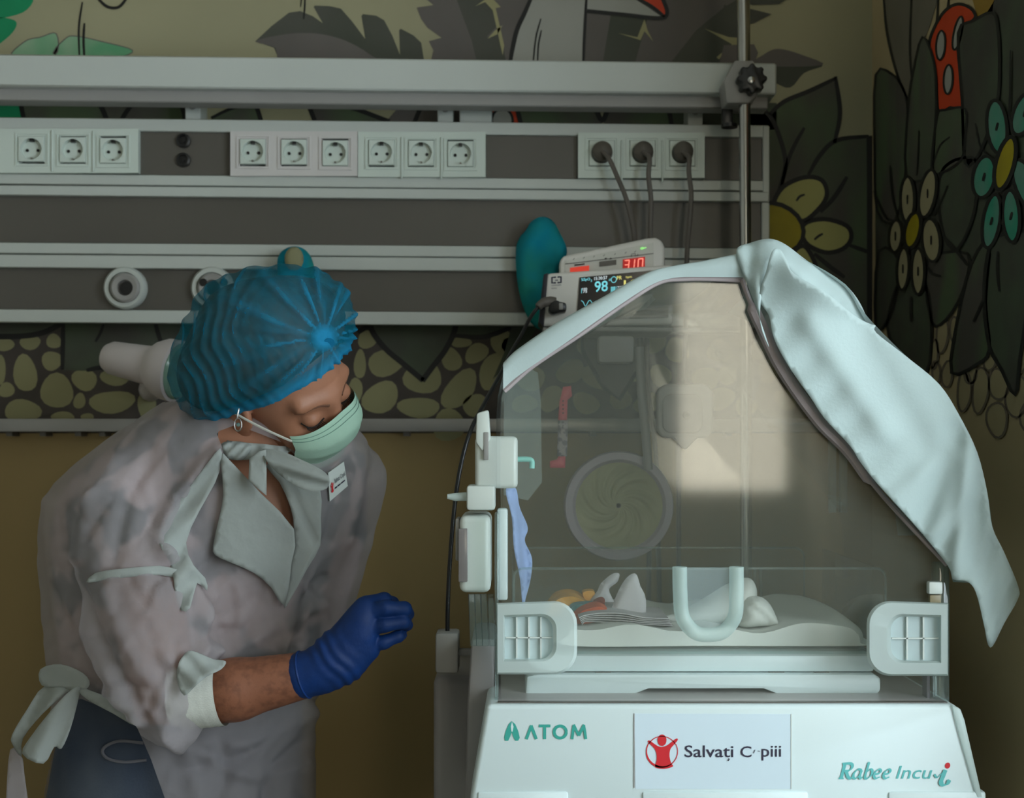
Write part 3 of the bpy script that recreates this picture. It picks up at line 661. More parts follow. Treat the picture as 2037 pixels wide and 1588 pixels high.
# reading lamp behind the person
rl = empty('swivel_wall_lamp', P(330, 740, 2.52), 'white cylindrical swivel lamp on the wall behind the blue cap', 'lamp')
M_lampw = mat('lamp_white', (196, 188, 188), 0.4, var=0.03)
a, b = P(222, 712, 2.40), P(300, 728, 2.38)
axl = (b - a).normalized(); L = (b - a).length
lathe('handle', [(0.006, -0.014), (0.022, -0.010), (0.0285, 0.002), (0.031, L * 0.5), (0.034, L)], a, axl, M_lampw, rl, 28)
lathe('lamp_head', [(0.034, 0), (0.044, 0.012), (0.052, 0.03), (0.053, 0.05), (0.047, 0.052), (0.036, 0.03), (0, 0.028)], b, axl, M_lampw, rl, 32)
lathe('lens_ring', [(0.045, 0.040), (0.0475, 0.054), (0.044, 0.058), (0.040, 0.050), (0.0, 0.046)], b, axl, mat('lamp_lens', (120, 150, 134), 0.2), rl, 28)
tube('joint_arm', [P(312, 760, 2.42), P(305, 770, 2.47), P(300, 775, 2.56)], 0.022, M_lampw, rl, 14)
# steel pole with clamp
pole = empty('steel_drip_pole', P(1480, 1300, 2.36), 'shiny steel pole clamped to the lamp rail with a black star knob', 'pole')
px_ = lambda x: P(x, 500, 2.36).x
tube('pole_tube', [P(1478, -80, 2.36), P(1480, 200, 2.36)], 0.0112, M_steel, pole, 20)
tube('pole_tube_lower', [P(1481, 190, 2.36), P(1484, 700, 2.36), P(1484, 1150, 2.36)], 0.0098, M_steel, pole, 20)
prism('clamp', [(1440, 160), (1462, 120), (1500, 120), (1508, 190), (1490, 205), (1446, 205), (1436, 215), (1440, 250), (1462, 255), (1466, 215), (1440, 205)][:6], 2.345, 2.405, M_grey, pole, 0.003)
pbox('clamp_screw', 1438, 205, 1458, 250, 2.39, 2.41, M_blackp, pole, 0.002)
lathe('clamp_foot', [(0.014, 0), (0.014, 0.006), (0.006, 0.008), (0, 0.008)], P(1451, 254, 2.40), (0, 0, 1), M_blackp, pole, 16)
kn = []
for i in range(48):
    t = 2 * math.pi * i / 48; r = 27 + 4.0 * math.cos(8 * t); kn.append((1497 + r * math.cos(t), 155 + r * math.sin(t)))
prism('star_knob', kn, 2.318, 2.345, M_blackp, pole, 0.003)
lathe('knob_cap', [(0.006, 0), (0.006, 0.003), (0.004, 0.004), (0, 0.004)], P(1494, 160, 2.318), (0, -1, 0), M_steel, pole, 18)
# teal cloth things hanging on the panel
M_tealc = mat('teal_nonwoven', (0, 128, 152), 0.8, c2=(30, 136, 128), scale=14, bump=0.15, bscale=120, spec=0.2)
foldT = lambda x, y: 0.005 * np.sin((x - 1030) / 13.0 + 0.02 * (y - 500)) + 0.004 * np.sin(y / 17.0 + x / 30)
tag(pillow('disposable_cap', [(1033, 474), (1046, 458), (1058, 440), (1080, 431), (1100, 440), (1114, 464), (1128, 502), (1112, 545), (1113, 620), (1086, 655), (1060, 646), (1041, 612), (1029, 560), (1026, 500)], M_tealc, 2.44, 0.025, 38, step=8, fold=foldT), 'teal disposable cap hanging on the grey panel beside the monitors', 'cap')
hc = tag(pillow('hanging_pouch', [(552, 540), (553, 512), (566, 496), (587, 490), (608, 498), (622, 520), (626, 560), (590, 575), (556, 570)], M_tealc, 2.44, 0.028, 30, step=6), 'small teal pouch with a beige front hanging above the blue cap', 'pouch')
pillow('beige_front', ell(585, 515, 19, 24), mat('beige_cloth', (140, 138, 104), 0.8, var=0.06), 2.405, 0.008, 14, parent=hc, step=5, smooth=0)
# ------------------------------------------------------------------ incubator
DN, DF = 1.71, 2.25            # near and far end panels of the hood
DB = 1.68                      # front of the base
M_incw = mat('incubator_white', (212, 226, 226), 0.35, var=0.015, scale=3)
M_incg = mat('incubator_grey_side', (150, 146, 144), 0.45, var=0.03, scale=3)
M_acr = glass('clear_acrylic')
M_acre = glass('clear_acrylic_thick', tint=(0.86, 0.93, 0.92), haze=0.08, base=0.05)
M_frost = mat('frosted_latch', (224, 238, 234), 0.35, var=0.02, trans=0.30)
M_frosto = mat('frosted_latch_window', (216, 232, 232), 0.4, var=0.05, scale=20, trans=0.2)
M_gask = mat('gasket_mauve', (160, 148, 148), 0.6, var=0.08, scale=20)
M_off = mat('latch_white', (205, 212, 206), 0.35, var=0.02)
inc = empty('infant_incubator', Vector((0.24, 2.0, 0.0)), 'white baby incubator with a clear acrylic hood and green and red front lettering', 'incubator')
# base
prism('base_body', [(968, 1402), (1880, 1402), (1900, 1404), (1914, 1414), (1922, 1436), (1956, 1600), (1964, 1700), (930, 1700), (934, 1600)], DB, 2.3, M_incw, inc, 0.006, 3)
prism('corner_guard', [(1894, 1404), (1910, 1410), (1919, 1432), (1955, 1588), (1944, 1588), (1912, 1475), (1900, 1430)], DB - 0.004, DB + 0.03, M_frost, inc, 0.002)
for x0, x1 in ((860, 1130), (1278, 1608), (1768, 1962)):
    pbox('drawer_front', x0 if x0 > 940 else 950, 1576, x1, 1690, DB - 0.003, DB + 0.02, M_incw, inc, 0.003)
pbox('deck_plate', 990, 1398, 1885, 1402.5, DB + 0.012, 2.28, mat('deck_grey', (178, 174, 172), 0.35, var=0.03), inc)
pbox('deck_seam', 990, 1397, 1885, 1399, DB + 0.008, DB + 0.016, M_dark, inc)
pbox('side_console', 862, 1345, 962, 1700, 1.96, 2.22, M_incg, inc, 0.012, 3)
prism('side_fairing', [(938, 1270), (985, 1270), (985, 1400), (950, 1600), (925, 1600), (930, 1400)], 1.80, 1.96, M_incg, inc, 0.006)
# stand down to the floor
bz = P(0, 1700, DB).z
box('stand_column', (0.10, 0.40, 1.85, 2.12, 0.12, bz), M_incw, inc, 0.01)
box('stand_foot', (-0.03, 0.53, 1.75, 2.25, 0.075, 0.13), M_incw, inc, 0.01)
for x in (0.0, 0.5):
    for y in (1.79, 2.21):
        lathe('caster', [(0.02, -0.012), (0.037, -0.010), (0.037, 0.010), (0.02, 0.012)], (x, y, 0.038), (1, 0, 0), M_blackp, inc, 20)
# hood: bent acrylic canopy and two end panels
HP = [(987, 1400), (987, 842), (990, 790), (1003, 735), (1030, 703), (1110, 650), (1200, 598), (1275, 560), (1330, 547), (1455, 547), (1500, 565), (1560, 652), (1690, 830), (1800, 960), (1868, 1050), (1884, 1090), (1888, 1130), (1888, 1400)]
def offs(pts, k):
    a = np.array(pts, float); t = np.gradient(a, axis=0); t /= np.linalg.norm(t, axis=1)[:, None]; return a + np.stack([-t[:, 1], t[:, 0]], 1) * k
out_ = [P(*q, DN) for q in HP]; in_ = [P(*q, DN) for q in offs(HP, 7)]
v, f = [], []
for L in (out_, in_):
    for dd in (DN, DF): v += [Vector((p.x, dd, p.z)) for p in L]
n = len(HP)
for i in range(n - 1):
    f += [(i, i + 1, n + i + 1, n + i), (2 * n + i, 3 * n + i, 3 * n + i + 1, 2 * n + i + 1), (i, 2 * n + i, 2 * n + i + 1, i + 1), (n + i, n + i + 1, 3 * n + i + 1, 3 * n + i)]
f += [(0, n, 3 * n, 2 * n), (n - 1, 3 * n - 1, 4 * n - 1, 2 * n - 1)]
obj('hood_canopy', v, f, M_acr, inc)
ins = [tuple(q) for q in offs(HP, 9)]
prism('near_end_panel', ins, DN + 0.003, DN + 0.008, glass('clear_acrylic_near', haze=0.034, base=0.038, hazecol=(214, 222, 208)), inc)  # milky haze raised to stand in for room reflections on this panel
prism('inner_side_wall', [(1002, 770), (1040, 724), (1070, 742), (1076, 800), (1078, 960), (1050, 996), (1002, 985)], 2.0, 2.004, glass('inner_wall_pale_reflection', tint=(0.93, 0.96, 0.95), haze=0.16), inc)  # inner wall sheet whose haze stands in for pale reflections
farp = [(CX + (x - CX) * DN / DF, HY + (y - HY) * DN / DF) for x, y in ins]
prism('far_end_panel', farp, DF - 0.008, DF - 0.003, M_acr, inc)
# thick edges of the acrylic: left and right corner posts
pbox('corner_post_and_shadow', 984, 1020, 992, 1400, DN - 0.002, DN + 0.02, M_acre, inc, 0.002)
pbox('corner_post_and_shadow', 1862, 1120, 1890, 1399, DN - 0.002, DN + 0.02, M_acre, inc, 0.003)
pbox('corner_post_and_shadow', 1844, 1345, 1850, 1398, DN + 0.01, DN + 0.03, mat('post_shadow_line', (96, 92, 100), 0.3), inc)  # dark strip standing in for the shadow line beside the post
for x in (1500, 1512, 1650, 1672): pbox('far_post', x, 1130 if x < 1600 else 870, x + (5 if x < 1600 else 14), 1240 if x < 1600 else 1020, DF - 0.02, DF - 0.01, M_acre if x < 1600 else M_frost, inc, 0.001)
# gasket line along the near edge of the canopy
gk = cr([(1003, 778), (1060, 728), (1150, 668), (1240, 605), (1310, 562), (1360, 555), (1420, 555), (1478, 558)], 6)
tube('edge_gasket', [P(x, y, DN - 0.003) for x, y in gk], 0.0032, M_gask, inc, 8)
gk = cr([(1476, 556), (1490, 595), (1517, 655), (1558, 738), (1628, 836), (1688, 897), (1736, 962), (1788, 1022), (1884, 1124)], 6)
tube('edge_gasket', [P(x, y, DN - 0.006) for x, y in gk], lambda t: 0.0078 if 0.16 < t < 0.74 else 0.003, M_gask, inc, 8)
# white latches on the near panel
def latch(x0, x1, y0, y1, flip, n_v):
    w = M_frost
    D = DN - 0.018
    r = 46
    outer = []
    def arc(cx, cy, a0, a1):
        return [(cx + r * math.cos(math.radians(a0 + (a1 - a0) * i / 7)), cy + r * math.sin(math.radians(a0 + (a1 - a0) * i / 7))) for i in range(8)]
    if not flip: outer = [(x0, y0 + 4)] + arc(x1 - r, y0 + r, -90, 0) + arc(x1 - r, y1 - r, 0, 90) + [(x0, y1)]
    else: outer = [(x1, y0 + 4), (x1, y1)] + arc(x0 + r, y1 - r, 90, 180) + arc(x0 + r, y0 + r, 180, 270)
    k = 30
    def inn(p):
        cx, cy = (x0 + x1) / 2 + (-16 if not flip else 16), (y0 + y1) / 2
        hx, hy = (x1 - x0) / 2, (y1 - y0) / 2
        return (cx + (p[0] - (x0 + x1) / 2) * (hx - k) / hx * 0.96, cy + (p[1] - cy) * (hy - k) / hy)
    inner = [inn(p) for p in outer]; m_ = len(outer)
    v, f = [], []
    for pts, d in ((outer, DN - 0.001), (outer, D + 0.004), ([(p[0] * 0.88 + q[0] * 0.12, p[1] * 0.88 + q[1] * 0.12) for p, q in zip(outer, inner)], D), ([(p[0] * 0.15 + q[0] * 0.85, p[1] * 0.15 + q[1] * 0.85) for p, q in zip(outer, inner)], D), (inner, D + 0.005), (inner, DN - 0.001)):
        v += [P(x, y, d) for x, y in pts]
    for a in range(5):
        for i in range(m_): f.append((a * m_ + i, a * m_ + (i + 1) % m_, (a + 1) * m_ + (i + 1) % m_, (a + 1) * m_ + i))
    la = obj('door_latch', v, f, w, inc, smooth='auto')
    prism('latch_window', inner, DN - 0.006, DN - 0.003, M_frosto, la)
    ix0, ix1 = min(p[0] for p in inner), max(p[0] for p in inner); iy0, iy1 = min(p[1] for p in inner), max(p[1] for p in inner)
    for i in range(1, n_v): xx = ix0 + (ix1 - ix0) * i / n_v; pbox('window_rib', xx - 1.5, iy0 + 2, xx + 1.5, iy1 - 2, DN - 0.010, DN - 0.006, M_off, la)
    pbox('window_rib', ix0 + 2, (iy0 + iy1) / 2 - 1.2, ix1 - 2, (iy0 + iy1) / 2 + 1.2, DN - 0.010, DN - 0.006, M_off, la)
latch(988, 1148, 1196, 1342, False, 4)
latch(1724, 1886, 1196, 1345, True, 3)
pbox('latch_clip', 1848, 1158, 1876, 1183, DN - 0.012, DN, M_off, inc, 0.002)
pbox('latch_clip', 1850, 1184, 1872, 1200, DN - 0.008, DN, mat('clip_brass', (140, 128, 100), 0.4), inc, 0.001)
up = cr([(1352, 1128), (1353, 1180), (1358, 1228), (1382, 1258), (1412, 1263), (1440, 1256), (1462, 1226), (1465, 1180), (1465, 1128)], 6)
tube('u_handle', [P(x, y, DN - 0.012) for x, y in up], 0.0088, mat('frosted_handle', (214, 234, 228), 0.35, var=0.02, trans=0.5), inc, 14)
prism('u_handle_web', [(1360, 1130), (1458, 1130), (1456, 1225), (1438, 1250), (1410, 1256), (1385, 1250), (1364, 1228)], DN - 0.012, DN - 0.009, mat('handle_web', (196, 214, 214), 0.4, var=0.05, scale=20, trans=0.78), inc)
# clear side walls round the bed
def wallpan(name, x0, x1, y0, y1, d, t=0.004):
    pts = [(x0, y1)] + [(x0 + 20 - 20 * math.cos(a), y0 + 20 - 20 * math.sin(a)) for a in np.linspace(0, math.pi / 2, 6)] + [(x1 - 20 + 20 * math.sin(a), y0 + 20 - 20 * math.cos(a)) for a in np.linspace(0, math.pi / 2, 6)] + [(x1, y1)]
    o = prism(name, pts, d, d + t, M_acr, inc)
    tube('bright_rim', [P(x, y, d + t / 2) for x, y in pts], 0.0016, M_acre, o, 6)
wallpan('bed_side_wall', 1022, 1762, 1131, 1288, 1.785)
wallpan('bed_side_wall', 1020, 1600, 1090, 1200, 2.16)
for x in (1022, 1762):
    a, b = P(x, 1135, 1.79), P(x, 1288, 1.79); box('bed_side_wall', (a.x - 0.002, a.x + 0.002, 1.795, 2.15, b.z, a.z), M_acr, inc)
pbox('bed_rail', 1100, 1295, 1735, 1304, 1.775, 2.15, M_acre, inc, 0.003)
prism('bed_tray', [(1040, 1304), (1738, 1304), (1742, 1312), (1738, 1337), (1100, 1337), (1060, 1330)], 1.765, 2.18, M_incw, inc, 0.004, 2)
prism('sliding_tray', [(1048, 1346), (1070, 1342), (1740, 1342), (1752, 1350), (1752, 1374), (1746, 1381), (1545, 1381), (1520, 1371), (1290, 1371), (1264, 1381), (1100, 1381), (1080, 1386), (1056, 1398), (1044, 1398)], 1.755, 2.2, M_incw, inc, 0.004, 2)
for x in (1185, 1530, 1620): pbox('tray_slot', x, 1337, x + 30, 1342, 1.768, 1.9, M_dark, inc)
tube('deck_runner', [P(1880, 1398, 1.73), P(1720, 1312, 2.15)], 0.004, M_incw, inc, 8)
# side fittings on the left edge
sf = pbox('side_hinge_block', 945, 868, 1030, 972, 1.74, 1.80, M_off, inc, 0.006, 3)
prism('hinge_lever', [(948, 822), (972, 815), (976, 872), (960, 900), (946, 880)], 1.735, 1.76, M_off, inc, 0.003)
pbox('hinge_slot', 962, 860, 972, 915, 1.734, 1.741, M_grey, inc, 0.001)
pbox('pinch_catch', 928, 966, 985, 1016, 1.735, 1.80, M_off, inc, 0.004, 2)
tube('catch_lever', [P(930, 988, 1.75), P(905, 989, 1.75), P(890, 988, 1.75)], [0.0055, 0.005, 0.003], M_frost, inc, 12)
pbox('side_door_box', 914, 1026, 976, 1180, 1.74, 1.86, M_off, inc, 0.008, 3)
pbox('door_box_window', 912, 1052, 930, 1158, 1.736, 1.745, mat('smoked_window', (120, 114, 112), 0.2), inc, 0.001)
pbox('door_box_edge', 906, 1032, 914, 1116, 1.75, 1.80, M_grey, inc, 0.002)
pbox('hood_rib', 989, 1012, 1010, 1195, 1.76, 1.78, M_incw, inc, 0.003)
for x in (938, 950, 962, 976): tube('drain_tube', [P(x, 1182, 1.78), P(x + 2, 1235, 1.78), P(x + 4, 1285, 1.78)], 0.0042, M_acre, inc, 8)
bo = pbox('cable_box', 866, 1260, 912, 1340, 1.90, 1.95, mat('cable_box_grey', (158, 156, 152), 0.5), inc, 0.004)
pbox('cable_box_pin', 912, 1292, 950, 1305, 1.91, 1.925, M_grey, inc, 0.002)
# arm port on the far panel
pc = P(1230, 1006, DF - 0.008)
lathe('arm_port_ring', [(0.0690, 0.0), (0.0690, 0.016), (0.074, 0.022), (0.085, 0.019), (0.087, 0.006), (0.087, 0.0)], pc, (0, -1, 0), mat('port_grey', (168, 160, 166), 0.4, var=0.03), inc, 56)
sv, sf_ = [], []
NR, NA = 18, 96
for i in range(NR + 1):
    r = 0.0740 * (1 - i / NR) + 0.004 * (i / NR)
    for k in range(NA):
        a = 2 * math.pi * k / NA; sw = a + 1.9 * (1 - r / 0.074) ** 1.3
        rp = 0.0055 * math.sin(7 * a) * math.sin(math.pi * min(1, 1.15 * i / NR)) + 0.0025 * math.sin(19 * a + 1) * math.sin(math.pi * i / NR)
        sv.append(pc + Vector((r * math.cos(sw), -0.016 + 0.010 * (i / NR) ** 0.8 + rp * 0.6, r * math.sin(sw))))
for i in range(NR):
    for k in range(NA): sf_.append((i * NA + k, i * NA + (k + 1) % NA, (i + 1) * NA + (k + 1) % NA, (i + 1) * NA + k))
obj('iris_sleeve', sv, sf_, mat('iris_cloth', (190, 188, 150), 0.7, var=0.06, scale=20, trans=0.12), inc, smooth=True)
# sensor housing on the far panel
sh = prism('sensor_housing', rrect(1308, 764, 1420, 872, 24), DF - 0.035, DF - 0.008, mat('sensor_grey', (194, 190, 188), 0.45), inc, 0.006, 3)
prism('sensor_lid', rrect(1318, 784, 1398, 862, 18), DF - 0.042, DF - 0.033, mat('sensor_lid_grey', (176, 172, 170), 0.45), inc, 0.004, 2)
prism('sensor_lip', [(1338, 868), (1392, 868), (1375, 884), (1364, 896), (1352, 884)], DF - 0.035, DF - 0.012, MATS['sensor_grey'], inc, 0.004, 2)
lathe('sensor_button', [(0.006, 0), (0.005, 0.004), (0, 0.005)], P(1365, 826, DF - 0.042), (0, -1, 0), M_grey, inc, 14)
pbox('hose_holder', 1190, 668, 1262, 722, 2.20, 2.24, M_grey, inc, 0.006)
tube('air_hose', [P(*q) for q in cr([(1272, 690, 2.20), (1276, 780, 2.205), (1284, 860, 2.21), (1290, 935, 2.215)], 6)], 0.007, M_grey, inc, 12)
tube('teal_hook', [P(*q) for q in cr([(1028, 914, 1.80), (1050, 914, 1.80), (1058, 918, 1.80), (1058, 932, 1.80)], 5)], 0.0036, mat('hook_mint', (130, 196, 184), 0.4), inc, 10)
# front lettering
M_sgreen = mat('sign_green', (56, 160, 146), 0.45); M_saqua = mat('sign_aqua', (94, 182, 180), 0.45); M_sred = mat('sign_red', (204, 34, 44), 0.45); M_sink = mat('sign_ink', (40, 36, 58), 0.5)
DT = DB - 0.0006
fp = lambda k=0: (lambda x, y: P(x, y, DT - 0.0002 * k))
def ink(name, vf, m, parent): return obj(name, *vf, m, parent)
def fillp(name, pts, m, parent, k=0, n=4):
    q = cr(pts, n, True) if n else pts
    v, f = tri_poly(q); return obj(name, [fp(k)(*p) for p in v], f, m, parent)
mk = fillp('maker_emblem', [(1018, 1435), (1012, 1441), (1006, 1455), (1003, 1468), (1005, 1474), (1011, 1474), (1015, 1466), (1018, 1457), (1021, 1466), (1025, 1474), (1031, 1474), (1034, 1468), (1031, 1455), (1025, 1441)], M_sgreen, inc, 0, 0)
fillp('emblem_drop', [(1018.5, 1436), (1016, 1446), (1017.5, 1456), (1019.5, 1456), (1021.5, 1446)], M_incw, mk, 1, 0)
LC = [0]
def R(pts, w, k=0, flat=True):                            # every stroke a hair in front of the one before
    LC[0] = (LC[0] + 1) % 12; return ribbonv(pts, w, fp(k + 0.25 * LC[0]), flat=flat)
circ = lambda cx, cy, rx, ry, a0=0, a1=360, n=28: [(cx + rx * math.cos(math.radians(a0 + (a1 - a0) * i / n)), cy + ry * math.sin(math.radians(a0 + (a1 - a0) * i / n))) for i in range(n + 1)]
ink('maker_lettering', joinv(R([(1047, 1471), (1057.5, 1443.5)], 6), R([(1056.5, 1443.5), (1067, 1471)], 6), R([(1072, 1444.5), (1095, 1444.5)], 5.5), R([(1083.5, 1444), (1083.5, 1471)], 6), R(circ(1114.5, 1456.7, 12, 12), 6), R([(1138, 1471), (1141.5, 1443)], 5.5), R([(1141, 1442), (1151.5, 1464)], 5.5), R([(1151.5, 1464), (1162, 1442)], 5.5), R([(1161.5, 1443), (1165.5, 1471)], 5.5)), M_sgreen, inc)
stk = prism('charity_sticker', [(1262, 1420), (1574, 1421), (1576, 1570), (1264, 1570)], DB - 0.0004, DB + 0.001, mat('sticker_white', (206, 222, 230), 0.4, var=0.01), inc)
pbox('sticker_edge', 1260.5, 1420, 1262.5, 1568, DB - 0.0008, DB, M_grey, stk); pbox('sticker_edge', 1573, 1421, 1575.5, 1570, DB - 0.0008, DB, M_off, stk)
def emblem(mapf, m, name, parent, cx=1317, cy=1495.5, s=1.0):
    T = lambda p: (cx + (p[0] - 1317) * s, cy + (p[1] - 1495.5) * s)
    ring = np.array(circ(1317, 1495.5, 31, 31, -140, -320 - 70, 40))
    t = np.linspace(0, 1, len(ring)); w = (1.6 + 2.6 * np.exp(-((t - 0.38) / 0.2) ** 2)) / 2
    d = (ring - np.array([1317, 1495.5])) / 31
    a = [mapf(*T(p)) for p in ring + d * w[:, None]]; b = [mapf(*T(p)) for p in ring - d * w[:, None]]; k = len(a)
    rv = (a + b, [(i, i + 1, k + i + 1, k + i) for i in range(k - 1)])
    arc = circ(1317, 1495.5, 31, 31, -150, -30, 20); a = [mapf(*T(p)) for p in arc]; b = [mapf(*T((1317 + (x - 1317) * 0.95, 1495.5 + (y - 1495.5) * 0.95))) for x, y in arc]; k = len(a)
    rv2 = (a + b, [(i, i + 1, k + i + 1, k + i) for i in range(k - 1)])
    hd = [mapf(*T(p)) for p in ell(1317, 1473, 9, 11.5)]
    bod = cr([(1289, 1474), (1293, 1474), (1303, 1481), (1311, 1485.5), (1319, 1486), (1329, 1482), (1343, 1471), (1348, 1470), (1347, 1475), (1337, 1486), (1333, 1493), (1332, 1505), (1335, 1518), (1339, 1525), (1326, 1529.5), (1312, 1529.5), (1303, 1526), (1306, 1514), (1306, 1502), (1302, 1490), (1290, 1478)], 3, True)
    bv, bf = tri_poly(bod)
    return obj(name, *joinv(rv, rv2, (hd, [tuple(range(len(hd)))]), ([mapf(*T(p)) for p in bv], bf)), m, parent)
emblem(fp(2), M_sred, 'charity_emblem', stk)
text('lettering', 'Salvati', 1362, 1483, 1459, 1507, 0, M_sink, stk, bold=0.006, mapf=fp(2))
text('lettering', 'C', 1473, 1485, 1495, 1507, 0, M_sink, stk, bold=0.006, mapf=fp(2))
text('lettering', 'piii', 1515, 1484, 1554, 1513.5, 0, M_sink, stk, bold=0.006, mapf=fp(2))
ink('lettering', R([(1449.5, 1509), (1450.5, 1511.5), (1448, 1514)], 2.2, 2), M_sink, stk)
ink('lettering', R([(1499, 1499), (1502, 1492)], 1.6, 2), M_sink, stk)
ink('lettering', R([(1507, 1494.5), (1512, 1495)], 1.2, 2), M_sink, stk)
def pen(path, wmax, ang=35, n=8, thin=0.28):
    """calligraphic nib drawn along a path"""
    q = np.array(cr(path, n)); t = np.gradient(q, axis=0); t /= np.linalg.norm(t, axis=1)[:, None] + 1e-9
    a = math.radians(ang); nib = np.array([math.cos(a), -math.sin(a)])
    w = 1.3 * wmax * (thin + (1 - thin) * np.abs(t[:, 0] * nib[1] - t[:, 1] * nib[0])); nr = np.stack([-t[:, 1], t[:, 0]], 1) * w[:, None] / 2
    A, Bq = q + nr, q - nr; k = len(q)
    LC[0] = (LC[0] + 1) % 12; k0 = 0.5 * LC[0]
    return [fp(k0 + 0.02 * i)(*p) for i, p in enumerate(A)] + [fp(k0 + 0.02 * i)(*p) for i, p in enumerate(Bq)], [(i, i + 1, k + i + 1, k + i) for i in range(k - 1)]
sh_ = lambda pts: [(x + (1550 - y) * 0.27, y) for x, y in pts]
strokes = []
ox = 1672
strokes += [pen(sh_([(ox + 1, 1520), (ox + 1, 1549)]), 6.5), pen(sh_([(ox - 4, 1549), (ox + 6, 1549)]), 3, thin=0.7), pen(sh_([(ox - 4, 1520), (ox + 12, 1519.5), (ox + 17, 1526), (ox + 13, 1533), (ox + 2, 1534.5)]), 5.5), pen(sh_([(ox + 7, 1534), (ox + 13, 1545), (ox + 19, 1549), (ox + 22, 1547)]), 5.5)]
ox = 1697
strokes += [pen(sh_([(ox + 13, 1533), (ox + 5, 1531), (ox - 1, 1539), (ox, 1547), (ox + 5, 1549), (ox + 11, 1543), (ox + 13, 1533), (ox + 12, 1545), (ox + 15, 1549), (ox + 18, 1546)]), 4.6)]
ox = 1719
strokes += [pen(sh_([(ox - 2, 1520), (ox + 1, 1519), (ox + 0.5, 1535), (ox + 1, 1547), (ox + 6, 1549), (ox + 12, 1543), (ox + 12, 1534), (ox + 7, 1531), (ox + 1, 1537)]), 4.6)]
for ox in (1737, 1756): strokes += [pen(sh_([(ox + 1, 1541), (ox + 9, 1539), (ox + 11, 1534), (ox + 7, 1531), (ox + 1, 1536), (ox, 1544), (ox + 5, 1549), (ox + 12, 1546)]), 4.4)]
ink('model_lettering', joinv(*strokes), M_saqua, inc)
text('lettering', 'Incu', 1782, 1524, 1855, 1550, 0, M_saqua, inc, shear=0.27, bold=0.004, mapf=fp())
ink('model_letter_swash', joinv(pen([(1859, 1541), (1864, 1547), (1872, 1541), (1880, 1533)], 3.5), pen([(1881, 1532), (1876, 1545), (1872, 1556), (1876, 1562), (1884, 1560), (1889, 1552)], 7.5, 20)), M_saqua, inc)
fillp('model_letter_dot', ell(1885, 1523.5, 5.2, 6.2, 20), M_sred, inc, 0, 0)
# things in the bed
M_sheet = mat('bed_sheet_white', (234, 236, 230), 0.8, var=0.03, scale=10, bump=0.1, bscale=80, spec=0.2)
def slabrow(name, prof, d0, d1, m, label, cat, nseg=10, wob=0.004):
    """soft slab: px/py outline at d0, pushed back with small waves"""
    q = cr(prof, 5, True); n = len(q); v, f = [], []
    base = [P(x, y, d0) for x, y in q]; cx = sum(p.x for p in base) / n; cz = sum(p.z for p in base) / n
    for k in range(nseg + 1):
        t = k / nseg; dd = d0 + (d1 - d0) * t; s = 1 if 0 < k < nseg else 0.93
        for i, p in enumerate(base): v.append(Vector((cx + (p.x - cx) * s, dd, cz + (p.z - cz) * s + wob * math.sin(9 * p.x * 6 + 5 * t) * (1 if p.z > cz else 0))))
    for k in range(nseg):
        for i in range(n): f.append((k * n + i, k * n + (i + 1) % n, (k + 1) * n + (i + 1) % n, (k + 1) * n + i))
    f += [tuple(range(n))[::-1], tuple(nseg * n + i for i in range(n))]
    return tag(obj(name, v, f, m, None, smooth='auto'), label, cat)
slabrow('mattress', [(1110, 1287), (1108, 1262), (1118, 1250), (1200, 1247), (1350, 1250), (1500, 1254), (1600, 1246), (1672, 1238), (1706, 1242), (1724, 1258), (1730, 1280), (1720, 1287), (1400, 1287)], 1.80, 2.12, M_sheet, 'white sheeted mattress lying on the incubator tray', 'mattress')
slabrow('yellow_hat', [(1092, 1228), (1094, 1206), (1112, 1190), (1140, 1186), (1165, 1196), (1176, 1212), (1172, 1228)], 1.92, 2.02, mat('knit_yellow', (224, 160, 58), 0.85, var=0.1, scale=60, bump=0.3, bscale=150), 'yellow orange soft dome beside the latch, inside the incubator', 'soft bundle', 5, 0)
slabrow('yellow_corner', [(1160, 1178), (1182, 1176), (1184, 1196), (1172, 1200), (1162, 1192)], 1.95, 1.98, MATS['knit_yellow'], 'small pointed yellow cloth corner above the yellow dome', 'cloth', 3, 0)
slabrow('orange_cloth', [(1140, 1242), (1142, 1230), (1160, 1214), (1190, 1206), (1208, 1212), (1210, 1226), (1196, 1240), (1170, 1242)], 1.84, 1.90, mat('cloth_orange', (206, 86, 42), 0.85, var=0.12, scale=40, bump=0.3, bscale=120), 'orange folded cloth lying in front of the yellow dome', 'cloth', 5, 0)
slabrow('teal_band', [(1134, 1220), (1136, 1208), (1152, 1202), (1182, 1202), (1190, 1208), (1166, 1213), (1146, 1222)], 1.89, 1.93, mat('cloth_teal', (78, 136, 140), 0.7, var=0.2, scale=50), 'narrow teal band between the orange cloth and the yellow dome', 'band', 4, 0)
slabrow('red_scrap', [(1180, 1206), (1184, 1198), (1196, 1192), (1204, 1194), (1202, 1206), (1192, 1210)], 1.90, 1.93, mat('cloth_red', (180, 60, 40), 0.8, var=0.2, scale=40), 'small crumpled red scrap on top of the orange cloth', 'scrap', 3, 0)
M_diap = mat('nappy_grey_white', (190, 186, 186), 0.85, var=0.04, scale=30, spec=0.2)
tag(pillow('folded_napkin', [(1212, 1240), (1218, 1206), (1232, 1172), (1248, 1148), (1265, 1142), (1274, 1166), (1284, 1188), (1285, 1216), (1280, 1240)], M_diap, 1.865, 0.008, 20, step=6), 'pointed white napkin standing upright on the bed', 'napkin')
